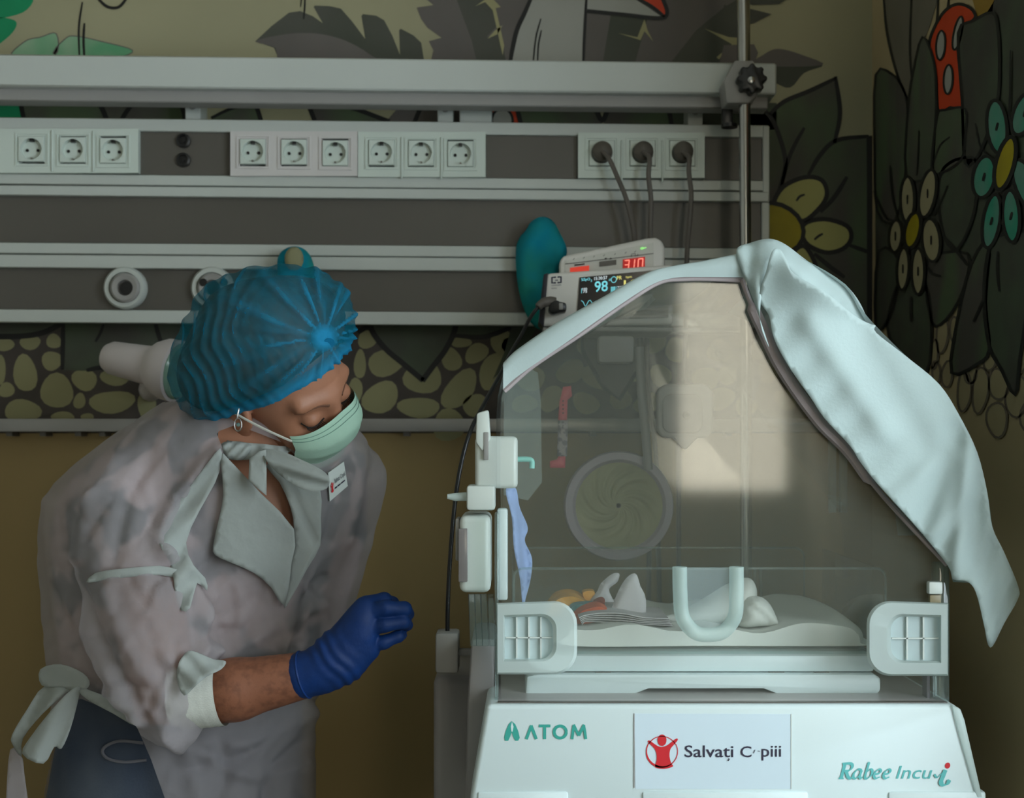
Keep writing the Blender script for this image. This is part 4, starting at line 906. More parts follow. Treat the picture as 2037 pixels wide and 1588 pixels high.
tag(pillow('crumpled_tissue', [(1172, 1200), (1188, 1176), (1196, 1160), (1218, 1142), (1232, 1142), (1228, 1158), (1212, 1172), (1218, 1190), (1226, 1204), (1212, 1220), (1196, 1204)], M_diap, 1.95, 0.007, 10, step=5), 'crumpled pale tissue behind the upright napkin', 'tissue')
fv = []
for k in range(5):
    y0 = 1224 + k * 3.4; r_ = random.Random(k)
    pts = [(1152 + k * 1.5, y0 + 4), (1166, y0 - 1 - k * 0.3), (1200, y0 - 5 + k), (1240, y0 - 4 + k * 1.2), (1275, y0 + 3), (1300 + 4 * k, y0 + 5), (1330 + k * 2, y0 + 6)]
    q = cr(pts, 6); a = [P(x, y, 1.81 + 0.004 * k) for x, y in q]; b_ = [P(x, y + 2.4, 1.81 + 0.004 * k) for x, y in q]; n = len(q)
    v = a + b_ + [p + Vector((0, 0.12, 0)) for p in a] + [p + Vector((0, 0.12, 0)) for p in b_]
    f = []
    for i in range(n - 1): f += [(i, i + 1, n + i + 1, n + i), (2 * n + i, 3 * n + i, 3 * n + i + 1, 2 * n + i + 1), (i, 2 * n + i, 2 * n + i + 1, i + 1), (n + i, n + i + 1, 3 * n + i + 1, 3 * n + i)]
    f += [(0, n, 3 * n, 2 * n), (n - 1, 3 * n - 1, 4 * n - 1, 2 * n - 1)]; fv.append((v, f))
tag(obj('folded_cloth', *joinv(*fv), M_diap, None, smooth='auto'), 'white cloth folded in wavy layers on the mattress', 'cloth')
wb = empty('white_blanket', P(1500, 1255, 1.95), 'rumpled white blanket heap behind the U shaped handle', 'blanket')
pillow('blanket_fold', [(1300, 1240), (1305, 1230), (1345, 1220), (1400, 1190), (1450, 1160), (1490, 1150), (1506, 1176), (1500, 1215), (1490, 1240)], M_sheet, 1.875, 0.035, 50, parent=wb, step=9)
pillow('blanket_fold', [(1470, 1245), (1478, 1196), (1505, 1186), (1530, 1200), (1548, 1236), (1550, 1245), (1520, 1246)], M_sheet, 1.845, 0.03, 30, parent=wb, step=7, fold=lambda x, y: -0.006 * np.exp(-((y - 1205 - (x - 1490) * 0.75) / 5) ** 2))
# wrist band hanging in the hood, and a reflection built as a strip
M_pink = mat('band_pink', (214, 92, 104), 0.5, var=0.05)
wbnd = empty('wrist_band', P(1117, 930, 2.22), 'pink hospital wrist band with a printed label hanging inside the hood', 'wrist band')
sheet('strap', [(1120, 770), (1136, 768), (1138, 788), (1129, 796), (1128, 838), (1110, 838), (1113, 800)], M_pink, wbnd, d=2.225, step=8, smooth=0)
sheet('label_sleeve', [(1110, 836), (1130, 836), (1128, 908), (1108, 908)], mat('label_grey', (170, 160, 160), 0.4, c2=(120, 114, 120), scale=160, sharp=(0.45, 0.55)), wbnd, d=2.222, step=8, smooth=0)
sheet('strap', [(1112, 906), (1125, 906), (1124, 931), (1094, 931), (1094, 918), (1108, 914)], M_pink, wbnd, d=2.225, step=8, smooth=0)
for y in (798, 806, 814, 822): lathe('punch_hole', [(0.0013, 0), (0.0013, 0.0006), (0, 0.0006)], P(1120, y, 2.2245), (0, -1, 0), M_hole, wbnd, 8)
tag(sheet('blue_reflection_strip', [(1006, 975, 1.86), (1026, 972, 1.88), (1034, 1010, 1.9), (1050, 1050, 1.9), (1044, 1076, 1.88), (1058, 1110, 1.9), (1056, 1150, 1.89), (1046, 1190, 1.88), (1040, 1212, 1.88), (1034, 1150, 1.87), (1022, 1090, 1.86), (1018, 1030, 1.86)], mat('reflection_pale_blue', (150, 172, 214), 0.8, var=0.06, scale=30, spec=0.2), step=7, fold=lambda x, y: 0.006 * np.sin(x / 5.0)), 'narrow pale blue strip standing in for a reflection inside the left hood wall', 'cloth')  # bluish reflection in the acrylic, built as a thin coloured sheet

# ------------------------------------------------------------------ monitors behind the hood
M_moni = mat('monitor_white', (226, 223, 217), 0.4, var=0.02)
ox = empty('pulse_monitor', P(1200, 650, 2.33), 'white pulse monitor with a lit black screen reading 98', 'monitor')
DM = 2.27
prism('case', [(1088, 544), (1340, 526), (1340, 646), (1076, 650), (1084, 560)], DM, DM + 0.09, M_moni, ox, 0.006, 3)
prism('side_bumper', [(1082, 546), (1090, 543), (1082, 649), (1092, 650), (1080, 650), (1072, 640)], DM - 0.002, DM + 0.085, mat('bumper_navy', (26, 26, 38), 0.4), ox, 0.003)
scr = prism('screen', [(1153, 552), (1330, 535), (1330, 632), (1147, 636)], DM - 0.003, DM + 0.002, mat('screen_black', (10, 11, 20), 0.15), ox)
sk = lambda x, y: P(x, y - (x - 1155) * 0.085, DM - 0.0035)
E_w = emis('screen_glow_white', (210, 222, 228), 0.75); E_c = emis('screen_glow_cyan', (120, 214, 226), 0.75); E_y = emis('screen_glow_yellow', (226, 216, 120), 0.75)
for s, x0, y0, x1, y1, m in (('%SpO', 1156, 554, 1174, 561, E_c), ('2', 1175, 558, 1178, 562.5, E_c), ('15:30:57', 1182, 553.5, 1208, 560, E_w), ('98', 1183, 562.5, 1209, 584, E_c), ('PR', 1227, 555.5, 1237, 563, E_y), ('bpm', 1245, 557, 1257, 562.5, E_y), ('10', 1241, 565, 1268, 588, E_y), ('220', 1228, 576, 1239, 582, E_w), ('100', 1158.5, 573.5, 1168, 578.5, E_w), ('75', 1160, 578.5, 1168, 583.5, E_w)):
    text('screen_text', s, x0, y0, x1, y1, 0, m, scr, bold=0.01, mapf=sk)
ring = ribbonv(circ(1221, 562, 5.2, 5.8, n=20), 1.3, sk, flat=True)
bars = [ribbonv([(1215, 577 + i * 2.4), (1224.5, 577 + i * 2.4)], 1.6, sk, flat=True) for i in range(5)]
wave = ribbonv([(1156, 598), (1160, 601), (1164, 610), (1166, 609), (1171, 600), (1174, 599), (1178, 605), (1181, 606), (1185, 602), (1188, 602)], 1.1, sk, flat=True)
obj('screen_graphics', *joinv(ring, *bars, wave, ribbonv([(1157, 574), (1157, 584)], 0.9, sk, flat=True), ribbonv([(1227, 576), (1227, 584)], 0.9, sk, flat=True), ribbonv([(1211, 561), (1214, 560), (1214, 563), (1211, 563)], 0.9, sk, flat=True)), E_c, scr)
sk2 = lambda x, y: P(x, y - (x - 1100) * 0.06, DM - 0.0006)
M_navy = mat('print_navy', (34, 38, 62), 0.5)
obj('maker_mark', *joinv(*[ribbonv(q, 3.6, sk2, flat=True) for q in ([(1106, 552), (1098, 552), (1098, 563), (1106, 563)], [(1109, 552), (1116, 552), (1116, 563), (1109, 563)])], ribbonv([(1104, 558), (1110, 558)], 1.6, sk2, flat=True)), M_navy, ox)
text('maker_name', 'COVIDIEN', 1097, 566.5, 1116, 569.5, 0, M_navy, ox, mapf=sk2); text('maker_name', 'Nellcor', 1097, 572, 1108, 575, 0, M_navy, ox, mapf=sk2)
text('port_name', 'SpO2', 1108, 621, 1120, 625, 0, M_navy, ox, mapf=sk2)
sc = empty('sensor_cable', P(1100, 610, 2.25), 'black sensor plug and long cable running down past the hood edge', 'cable')
prism('plug', [(1096, 598), (1108, 596), (1114, 600), (1127, 602), (1127, 620), (1112, 622), (1098, 626), (1090, 618)], DM - 0.03, DM, M_blackp, sc, 0.004)
pbox('plug_catch', 1112, 603, 1120, 616, DM - 0.034, DM - 0.028, M_grey, sc, 0.001)
tube('strain_relief', [P(*q) for q in cr([(1104, 602, DM - 0.02), (1092, 600, DM - 0.022), (1078, 604, DM - 0.026), (1070, 612, DM - 0.03)], 4)], [0.0085] * 4 + [0.0078] * 4 + [0.0066] * 4 + [0.0045], M_cable, sc, 12)
tube('cable', [P(*q) for q in cr([(1072, 609, DM - 0.028), (1055, 632, DM - 0.04), (1038, 665, 2.20), (1015, 705, 2.15), (995, 745, 2.08), (965, 800, 1.99), (935, 860, 1.93), (915, 935, 1.92), (903, 1020, 1.92), (895, 1120, 1.92), (891, 1200, 1.92), (890, 1262, 1.925)], 8)], 0.0030, M_blackp, sc, 10)
wm = empty('warmer_control', P(1220, 560, 2.42), 'white control box with red digits, tilted behind the pulse monitor', 'control box')
DQ = 2.362
prism('case', [(1113, 518), (1122, 509), (1285, 474), (1304, 472), (1317, 478), (1323, 492), (1323, 600), (1113, 600)], DQ, DQ + 0.042, M_moni, wm, 0.006, 3)
fpn = prism('face_panel', [(1124, 519), (1300, 483), (1302, 600), (1124, 600)], DQ - 0.002, DQ + 0.002, mat('face_panel_grey', (208, 208, 200), 0.4), wm)
sq = lambda x, y: P(x, y - (x - 1124) * 0.12, DQ - 0.0035)
quad = lambda x0, y0, x1, y1, k=0: ([sq(x0, y0), sq(x1, y0), sq(x1, y1), sq(x0, y1)], [(0, 1, 2, 3)])
obj('display_window', *joinv(quad(1239, 530, 1283, 552)), emis('led_red_dim', (190, 24, 20), 0.35), wm)
obj('display_window', *joinv(quad(1134, 534, 1172, 546)), emis('led_red_mid', (220, 60, 40), 0.5), wm)
obj('key_bar', *joinv(quad(1192, 529, 1226, 539)), M_dark, wm)
sq3 = lambda x, y: P(x, y - (x - 1124) * 0.12, DQ - 0.0042)
seg = lambda pts: ribbonv(pts, 1.8, sq3, flat=True)
obj('led_digits', *joinv(seg([(1243, 533), (1252, 533)]), seg([(1252, 533), (1251, 541)]), seg([(1243, 541.5), (1251, 541.5)]), seg([(1251, 542), (1250, 549)]), seg([(1263, 533), (1262, 541)]), seg([(1262, 542), (1261, 549)]), seg([(1270, 534), (1269, 549)]), seg([(1270, 533), (1279, 533)]), seg([(1279, 533), (1278, 549)])), emis('led_red_bright', (255, 150, 130), 1.0), wm)
obj('status_light', *joinv(([sq3(*p) for p in ell(1277, 512.5, 3.5, 2.4, n=10)], [tuple(range(10))]), seg([(1279, 512.5), (1286, 512)])), emis('led_green', (150, 230, 130), 0.8), wm)
obj('panel_marks', *joinv(*[ribbonv(q, 1.2, sq3, flat=True) for q in ([(1124, 525.5), (1300, 525.5)], [(1256, 527), (1256, 521.5), (1264, 521.5), (1264, 527)], [(1268, 527), (1269, 523)])], ([sq3(1202, 523), sq3(1208, 523), sq3(1205, 527)], [(0, 1, 2)]), ([sq3(1212, 527), sq3(1218, 527), sq3(1215, 523)], [(0, 1, 2)]), *[ribbonv([(x, 519), (x + 3, 516)], 1.0, sq3, flat=True) for x in (1140, 1160, 1180, 1200, 1222, 1243, 1262)], ribbonv([(1143, 530), (1163, 530)], 3, sq3, flat=True)), M_blackp, wm)
sf2 = empty('monitor_shelf', P(1300, 660, 2.36), 'grey shelf carrying the monitors behind the covered hood', 'shelf')
pbox('shelf_plate', 1080, 651, 1340, 660, 2.265, 2.405, M_grey, sf2, 0.002)
pbox('shelf_arm', 1330, 652, 1480, 662, 2.373, 2.393, M_grey, sf2, 0.002)
pbox('shelf_riser', 1130, 601, 1310, 650, 2.375, 2.40, M_grey, sf2, 0.002)

# ------------------------------------------------------------------ cloth thrown over the hood
M_cloth = mat('cover_cloth', (200, 216, 214), 0.85, var=0.02, scale=12, bump=0.12, bscale=220, spec=0.15, trans=0.04)
cl = empty('cover_cloth', P(1500, 500, 1.95), 'white cloth cover draped over the incubator hood, hanging down at the right', 'cloth cover')
DC = DN - 0.010
up_ = [(1001, 722), (1030, 694), (1110, 640), (1200, 590), (1285, 543), (1340, 528), (1400, 518), (1468, 504)]
dn_ = [(1001, 774), (1035, 745), (1120, 686), (1205, 626), (1290, 570), (1340, 553), (1400, 551), (1482, 552)]
a, b_ = cr(up_, 5), cr(dn_, 5); n = len(a); rows = []
rows.append([P(x, y, DC) for x, y in b_])
rows.append([P(0.5 * (p[0] + q[0]), 0.5 * (p[1] + q[1]), DC - 0.002 + 0.002 * math.sin(i / 3)) for i, (p, q) in enumerate(zip(a, b_))])
rows.append([P(p[0] * 0.9 + q[0] * 0.1, p[1] * 0.9 + q[1] * 0.1, DC - 0.001) for p, q in zip(a, b_)])
top = [P(x, y, DC) for x, y in a]; rows.append([p + Vector((0, 0.004, 0)) for p in top])
for dd in (0.12, 0.3, 0.46): rows.append([p + Vector((0, dd, -0.012 * min(1, dd * 4))) for p in top])
v = [p for r in rows for p in r]; f = [(i * n + k, i * n + k + 1, (i + 1) * n + k + 1, (i + 1) * n + k) for i in range(len(rows) - 1) for k in range(n - 1)]
o = obj('top_drape', v, f, M_cloth, cl, smooth=True)
hump = [(1465, 498, 1.70), (1490, 484, 1.72), (1530, 475, 1.72), (1562, 486, 1.72), (1602, 516, 1.72), (1645, 545, 1.725), (1682, 567, 1.73), (1706, 595, 1.73), (1722, 626, 1.735), (1727, 640, 1.74), (1700, 640, 1.72), (1600, 570, 1.70), (1545, 520, 1.69), (1520, 560, 1.685), (1512, 640, 1.685), (1530, 690, 1.688), (1500, 600, 1.69), (1480, 548, 1.69)]
foldA = lambda x, y: 0.006 * np.exp(-((x - 1495 + (y - 480) * 0.05) / 10) ** 2) - 0.004 * np.exp(-((x - 1600 + (y - 540)) / 30) ** 2)
sheet('folded_hem', hump, M_cloth, cl, step=8, smooth=4, fold=foldA, bulge=0.012, bw=30)
flap = [(1536, 500, 1.675), (1552, 496, 1.68), (1566, 520, 1.675), (1580, 545, 1.67), (1640, 580, 1.67), (1700, 628, 1.69), (1730, 644, 1.70), (1742, 648, 1.70), (1743, 662, 1.70), (1800, 707, 1.70), (1868, 764, 1.70), (1908, 826, 1.70), (1944, 900, 1.70), (1964, 980, 1.70), (1974, 1048, 1.70), (1998, 1100, 1.70), (2026, 1168, 1.70), (2024, 1194, 1.70), (1998, 1240, 1.69), (1976, 1284, 1.685), (1966, 1283, 1.68), (1958, 1245, 1.675), (1942, 1180, 1.67), (1925, 1158, 1.675), (1896, 1152, 1.69), (1886, 1126, 1.69), (1820, 1045, 1.685), (1745, 962, 1.685), (1712, 920, 1.685), (1690, 886, 1.685), (1640, 832, 1.685), (1612, 790, 1.685), (1575, 738, 1.685), (1548, 692, 1.685), (1536, 660, 1.685), (1530, 628, 1.685), (1512, 600, 1.685), (1513, 575, 1.685), (1524, 540, 1.68)]
def foldB(x, y):
    z = np.zeros_like(x)
    s = (x - 1560) * 0.62 + (y - 640) * 0.78              # along the hem
    t = (x - 1560) * 0.78 - (y - 640) * 0.62              # away from the hem
    z += 0.0016 * np.sin(s / 12.0) * np.exp(-np.clip(t, 0, None) / 30.0)
    for (x0, y0, x1, y1, w, h) in ((1610, 640, 1760, 860, 26, -0.006), (1700, 640, 1850, 900, 30, 0.005), (1830, 1060, 1900, 860, 22, 0.010), (1900, 1150, 1930, 880, 16, -0.008), (1940, 1120, 1950, 950, 12, 0.006), (1970, 1270, 2010, 1150, 8, -0.006), (1985, 1240, 2022, 1170, 4, 0.004), (1760, 1000, 1890, 900, 20, -0.006), (1850, 1110, 1930, 1010, 16, 0.006), (1940, 1210, 1975, 1080, 12, 0.006)):
        L2 = (x1 - x0) ** 2 + (y1 - y0) ** 2; k = np.clip(((x - x0) * (x1 - x0) + (y - y0) * (y1 - y0)) / L2, 0, 1)
        dd = np.hypot(x - x0 - k * (x1 - x0), y - y0 - k * (y1 - y0)); z += h * np.exp(-(dd / w) ** 2)
    return z - 0.014 * np.exp(-((t - 110) / 90) ** 2)
fo = sheet('hanging_flap', flap, M_cloth, cl, step=9, smooth=4, fold=foldB)
sheet('under_layer', [(1880, 1090, 1.74), (1960, 1060, 1.75), (1955, 1162, 1.75), (1896, 1158, 1.75)], M_cloth, cl, step=12, smooth=0)
rg = cr([(1552, 497), (1600, 516), (1682, 566), (1722, 626), (1800, 706), (1868, 764), (1908, 826), (1944, 900), (1964, 980), (1974, 1048)], 4)
rows = [[P(x, y, 1.715) + Vector((0, dd, -0.03 * min(1, dd * 3) - 0.02 * dd)) for x, y in rg] for dd in (0.0, 0.02, 0.1, 0.25, 0.42)]
n = len(rg); v = [p for r in rows for p in r]; f = [(i * n + k, i * n + k + 1, (i + 1) * n + k + 1, (i + 1) * n + k) for i in range(4) for k in range(n - 1)]
obj('side_drape', v, f, M_cloth, cl, smooth=True)
# ------------------------------------------------------------------ the person
DT_ = 2.05                                      # distance of the trunk's axis
Lh = Vector((0.55, 0.62, 0.56)).normalized(); Fh = Vector((0.80, -0.33, -0.42)); Fh = (Fh - Lh * Fh.dot(Lh)).normalized(); Uh = Fh.cross(Lh).normalized()
HC = P(562, 757, 1.95)
def H(l, f, u): return HC + Lh * l + Fh * f + Uh * u
def to_head(X, Y, Z):
    dx, dy, dz = X - HC.x, Y - HC.y, Z - HC.z
    return dx * Lh.x + dy * Lh.y + dz * Lh.z, dx * Fh.x + dy * Fh.y + dz * Fh.z, dx * Uh.x + dy * Uh.y + dz * Uh.z
def Q(x, y, d): return tuple(P(x, y, d))
def rp(px, d=1.95): return px / FPX * d
person = empty('person', Vector((-0.45, 2.05, 0.0)), 'person in blue cap, mask and thin white gown leaning towards the incubator, gloved hand raised', 'person')
M_skin = mat('skin', (158, 108, 82), 0.5, c2=(168, 116, 90), scale=18, bump=0.05, bscale=200)

M_arm = mat('skin_freckled', (112, 68, 48), 0.55, c2=(134, 84, 60), scale=90, sharp=(0.3, 0.55), bump=0.1, bscale=160)
M_shirt = mat('shirt_pattern', (196, 172, 170), 0.8, c2=(34, 58, 64), scale=13, sharp=(0.49, 0.54))
M_jean = mat('jeans_blue', (50, 62, 82), 0.85, c2=(84, 92, 104), scale=10, sharp=(0.3, 0.7), bump=0.2, bscale=250)
# --- head, neck, trunk, arm in one mesh
def sd_head(X, Y, Z):
    l, f, u = to_head(X, Y, Z)
    d = sd_el(l, f, u, (0, -0.012, 0.032), (0.075, 0.096, 0.085))
    d = smin(d, sd_el(l, f, u, (0, 0.030, -0.040), (0.059, 0.062, 0.078)), 0.03)
    d = smin(d, sd_rc(l, f, u, (0, 0.070, -0.100), (0, 0.072, -0.100), 0.022, 0.022), 0.03)
    for s in (-1, 1):
        d = smin(d, sd_rc(l, f, u, (s * 0.040, 0.058, -0.034), (s * 0.036, 0.062, -0.04), 0.021, 0.021), 0.02)
        d = smin(d, sd_rc(l, f, u, (s * 0.010, 0.083, 0.022), (s * 0.046, 0.070, 0.024), 0.010, 0.009), 0.014)
        d = smax(d, -sd_rc(l, f, u, (s * 0.030, 0.104, 0.000), (s * 0.034, 0.100, 0.000), 0.013, 0.012), 0.012)
        d = smin(d, sd_el(l, f, u, (s * 0.032, 0.0765, -0.001), (0.0155, 0.0135, 0.0125)), 0.004)
        e = sd_el(l, f, u, (s * 0.077, -0.010, -0.022), (0.009, 0.020, 0.032))
        e = smax(e, -sd_el(l, f, u, (s * 0.086, -0.008, -0.008), (0.006, 0.011, 0.019)), 0.004)
        d = smin(d, e, 0.006)
    d = smin(d, sd_rc(l, f, u, (0, 0.089, 0.010), (0, 0.101, -0.032), 0.008, 0.011), 0.014)
    d = smin(d, sd_rc(l, f, u, (-0.016, 0.088, -0.070), (0.016, 0.088, -0.070), 0.009, 0.009), 0.012)
    return d
nk0, nk1 = tuple(H(0, -0.025, -0.055)), Q(420, 975, 2.05)
def sd_neck(X, Y, Z): return sd_rc(X, Y, Z, nk0, nk1, 0.056, 0.066)
hv, hf = surfnet(lambda X, Y, Z: smin(sd_head(X, Y, Z), sd_neck(X, Y, Z), 0.03), (HC.x - 0.24, HC.y - 0.17, HC.z - 0.24), (HC.x + 0.18, HC.y + 0.2, HC.z + 0.17), 0.0042)
ROWS = np.array([(770, 372, 500, .07), (790, 355, 560, .085), (820, 308, 660, .10), (850, 258, 715, .115), (880, 213, 733, .125), (920, 160, 738, .132), (960, 113, 735, .136), (1000, 90, 725, .14), (1050, 79, 708, .142), (1100, 77, 692, .142), (1150, 79, 668, .14), (1190, 81, 645, .138), (1250, 85, 633, .136), (1300, 88, 628, .134), (1340, 94, 624, .132), (1400, 100, 622, .135), (1500, 78, 622, .145), (1600, 60, 622, .15), (1800, 60, 630, .16), (2000, 60, 640, .165), (2060, 60, 640, .165)], float)
def trunk(X, Y, Z, inset, tin, y1):
    py = HY - FPX * (Z - EYE) / DT_; px = CX + FPX * X / DT_
    xl = np.interp(py, ROWS[:, 0], ROWS[:, 1]) + inset; xr = np.interp(py, ROWS[:, 0], ROWS[:, 2]) - inset; t = np.interp(py, ROWS[:, 0], ROWS[:, 3]) - tin
    xc, w = (xl + xr) / 2, np.maximum((xr - xl) / 2, 5) ; wm = w * DT_ / FPX
    lean = np.interp(py, [780, 960, 1400, 1600], [-0.03, 0.0, 0.02, 0.02])
    e = np.sqrt(((px - xc) / w) ** 2 + ((Y - DT_ - lean) / t) ** 2 + 1e-9)
    d = (e - 1) * np.minimum(wm, t) * 0.9
    d = smax(d, (ROWS[0, 0] + inset - py) * DT_ / FPX, 0.02)
    return smax(d, (py - y1) * DT_ / FPX, 0.01)
SH, EL, WR_ = Q(255, 1010, 1.96), Q(330, 1392, 1.875), Q(640, 1336, 1.86)
def sd_body(X, Y, Z):
    d = trunk(X, Y, Z, 26, 0.022, 1760)
    d = smin(d, sd_neck(X, Y, Z), 0.05)
    a = sd_rc(X, Y, Z, SH, EL, 0.056, 0.044); a = np.minimum(a, smin(sd_rc(X, Y, Z, EL, Q(470, 1372, 1.865), 0.044, 0.0405), sd_rc(X, Y, Z, Q(470, 1372, 1.865), WR_, 0.0405, 0.0285), 0.01))
    d = smin(d, a, 0.02)
    b = sd_rc(X, Y, Z, Q(690, 960, 2.12), Q(600, 1330, 2.16), 0.05, 0.042)
    d = smin(d, b, 0.03)
    for x in (235, 470):
        lg = sd_rc(X, Y, Z, Q(x, 1640, 2.07), Q(x, 2080, 2.08), 0.085, 0.06); lg = smin(lg, sd_rc(X, Y, Z, Q(x, 2080, 2.08), Q(x, 2540, 2.10), 0.06, 0.042), 0.03)
        lg = smin(lg, sd_rc(X, Y, Z, Q(x, 2565, 2.10), Q(x + 150, 2575, 2.04), 0.034, 0.030), 0.03)
        d = smin(d, lg, 0.03)
    return d
bv, bf = surfnet(sd_body, (-0.76, 1.80, 0.004), (-0.22, 2.28, 1.36), 0.0075)
pxb, pyb = npx(bv); cxf, cyf, dzf = pxb[bf].mean(1), pyb[bf].mean(1), bv[bf][:, :, 1].mean(1)
NECKV = [(425, 780), (640, 780), (640, 900), (600, 960), (600, 1010), (586, 1060), (520, 1010), (440, 930)]
mi = np.full(len(bf), 1)
mi[cyf > 1375] = 2
mi[inside(NECKV, cxf, cyf)] = 0
armm = (dzf < 1.935) & (cyf > 1290) & (cxf > 385) & (cyf < 1450); mi[armm] = 3
mi[(dzf < 1.93) & (cyf > 1130) & (cxf > 180) & (cxf < 400) & (cyf < 1440)] = 3
mi[cyf > 2520] = 4
pxh, pyh = npx(hv); cyh = pyh[hf].mean(1)
body = fast_obj('body', np.concatenate([hv, bv]), np.concatenate([hf, bf + len(hv)]), [M_skin, M_shirt, M_jean, M_arm, M_white], person, np.concatenate([np.zeros(len(hf)), mi]))
# --- gown
SL = [(250, 1005, 1.965, 104), (272, 1110, 1.93, 116), (292, 1220, 1.90, 112), (318, 1330, 1.88, 98), (338, 1386, 1.872, 84), (362, 1386, 1.868, 66)]
def sd_gown(X, Y, Z):
    d = trunk(X, Y, Z, 0, 0.0, 2020)
    s = None
    for p, q in zip(SL, SL[1:]):
        k = sd_rc(X, Y, Z, Q(*p[:3]), Q(*q[:3]), rp(p[3]), rp(q[3])); s = k if s is None else smin(s, k, 0.015)
    d = smin(d, s, 0.022)
    d = smin(d, sd_rc(X, Y, Z, Q(690, 960, 2.12), Q(600, 1320, 2.16), 0.06, 0.055), 0.04)
    return d
gv, gf = surfnet(sd_gown, (-0.80, 1.76, 0.42), (-0.16, 2.30, 1.38), 0.0048)
gn = vnormals(gv, gf)
pxg, pyg = npx(gv)
# folds: (polyline in px, width px, height m) pressed into the side that faces the camera
FOLDS = [([(640, 1200), (560, 1235), (480, 1285), (400, 1300)], 16, 0.012), ([(650, 1150), (590, 1215), (500, 1250), (430, 1260)], 10, -0.008), ([(600, 1290), (520, 1300), (450, 1310)], 12, 0.008),
    ([(620, 1420), (520, 1470), (430, 1480), (330, 1450)], 14, 0.010), ([(610, 1520), (500, 1545), (400, 1500), (320, 1455)], 12, 0.009), ([(600, 1480), (540, 1540), (530, 1588)], 12, -0.010), ([(560, 1440), (500, 1500), (380, 1530)], 10, -0.008),
    ([(440, 890), (370, 970), (315, 1060), (330, 1110)], 12, 0.016), ([(330, 1105), (380, 1150), (410, 1180), (395, 1240)], 12, 0.014), ([(430, 1110), (400, 1140), (415, 1200), (440, 1260)], 10, -0.012), ([(400, 960), (360, 1040), (370, 1100)], 10, -0.008),
    ([(120, 1145), (180, 1280), (272, 1440)], 10, 0.010), ([(150, 1130), (210, 1290), (290, 1430)], 8, -0.008), ([(95, 1000), (105, 1150), (130, 1300)], 12, 0.007), ([(230, 920), (180, 1000), (150, 1110)], 14, 0.006), ([(300, 900), (250, 1000), (225, 1120)], 14, -0.007),
    ([(210, 1180), (260, 1300), (330, 1400)], 16, 0.006), ([(390, 1180), (400, 1270), (375, 1340)], 10, 0.010), ([(420, 1190), (432, 1250), (425, 1300)], 9, 0.009), ([(330, 1330), (300, 1390), (290, 1430)], 10, -0.008), ([(380, 1300), (340, 1370), (320, 1430)], 8, -0.007),
    ([(720, 900), (710, 980), (690, 1080)], 12, 0.008), ([(690, 940), (660, 1040), (620, 1180)], 12, -0.008), ([(650, 1090), (600, 1180), (560, 1280)], 10, 0.008), ([(470, 1130), (480, 1220), (470, 1280)], 10, 0.006), ([(520, 1170), (500, 1240), (460, 1290)], 9, -0.006),
    ([(330, 1450), (380, 1520), (390, 1588)], 14, 0.008), ([(440, 1480), (450, 1540), (430, 1600)], 12, -0.008), ([(160, 1330), (240, 1390), (330, 1440)], 10, 0.008), ([(100, 1340), (200, 1360), (300, 1370)], 8, -0.006)]
rc = random.Random(11)
for k in range(70):
    x0, y0 = rc.uniform(110, 640), rc.uniform(900, 1580); a0 = math.radians(rc.choice((rc.uniform(-60, -20), rc.uniform(40, 80), rc.uniform(90, 120)))); ln = rc.uniform(40, 120)
    FOLDS.append(([(x0, y0), (x0 + ln / 2 * math.cos(a0) + rc.uniform(-8, 8), y0 + ln / 2 * math.sin(a0)), (x0 + ln * math.cos(a0), y0 + ln * math.sin(a0))], rc.uniform(5, 9), rc.choice((-1, 1)) * rc.uniform(0.002, 0.005)))
disp = np.zeros(len(gv)); fr = gn[:, 1] < 0.25
for pl, w, h in FOLDS:
    q = cr(pl, 4); dd = segdist(q, pxg, pyg, False); disp += np.where(fr, h * np.exp(-(dd / w) ** 2), 0)
disp += 0.0010 * np.sin(pxg / 19 + 2.5 * np.sin(pyg / 47)) * np.sin(pyg / 31 + 1.7 * np.sin(pxg / 38)) + 0.0007 * np.sin(pxg / 9.0 + pyg / 13.0 + 2 * np.sin(pyg / 29)) 
gv = gv + gn * disp[:, None]; gv = smooth_mesh(gv, gf, 2, 0.5)
pxg, pyg = npx(gv); fx, fy, fn = pxg[gf].mean(1), pyg[gf].mean(1), vnormals(gv, gf)[gf][:, :, 1].mean(1); fd = gv[gf][:, :, 1].mean(1)
VCUT = [(430, 860), (470, 845), (560, 880), (612, 930), (606, 1000), (588, 1056), (520, 985), (452, 915)]
BCUT = [(160, 1390), (215, 1412), (272, 1446), (300, 1510), (332, 1600), (420, 2100), (-60, 2100), (40, 1560), (88, 1470), (130, 1410)]
ACUT = [(398, 1300), (470, 1290), (470, 1470), (398, 1470)]
rm = (inside(VCUT, fx, fy) & (fd < 2.06)) | (inside(BCUT, fx, fy) & (fd < 2.10)) | (fy < 800)
gf = gf[~rm]
used = np.unique(gf); mp_ = np.full(len(gv), -1); mp_[used] = np.arange(len(used)); gv, gf = gv[used], mp_[gf]
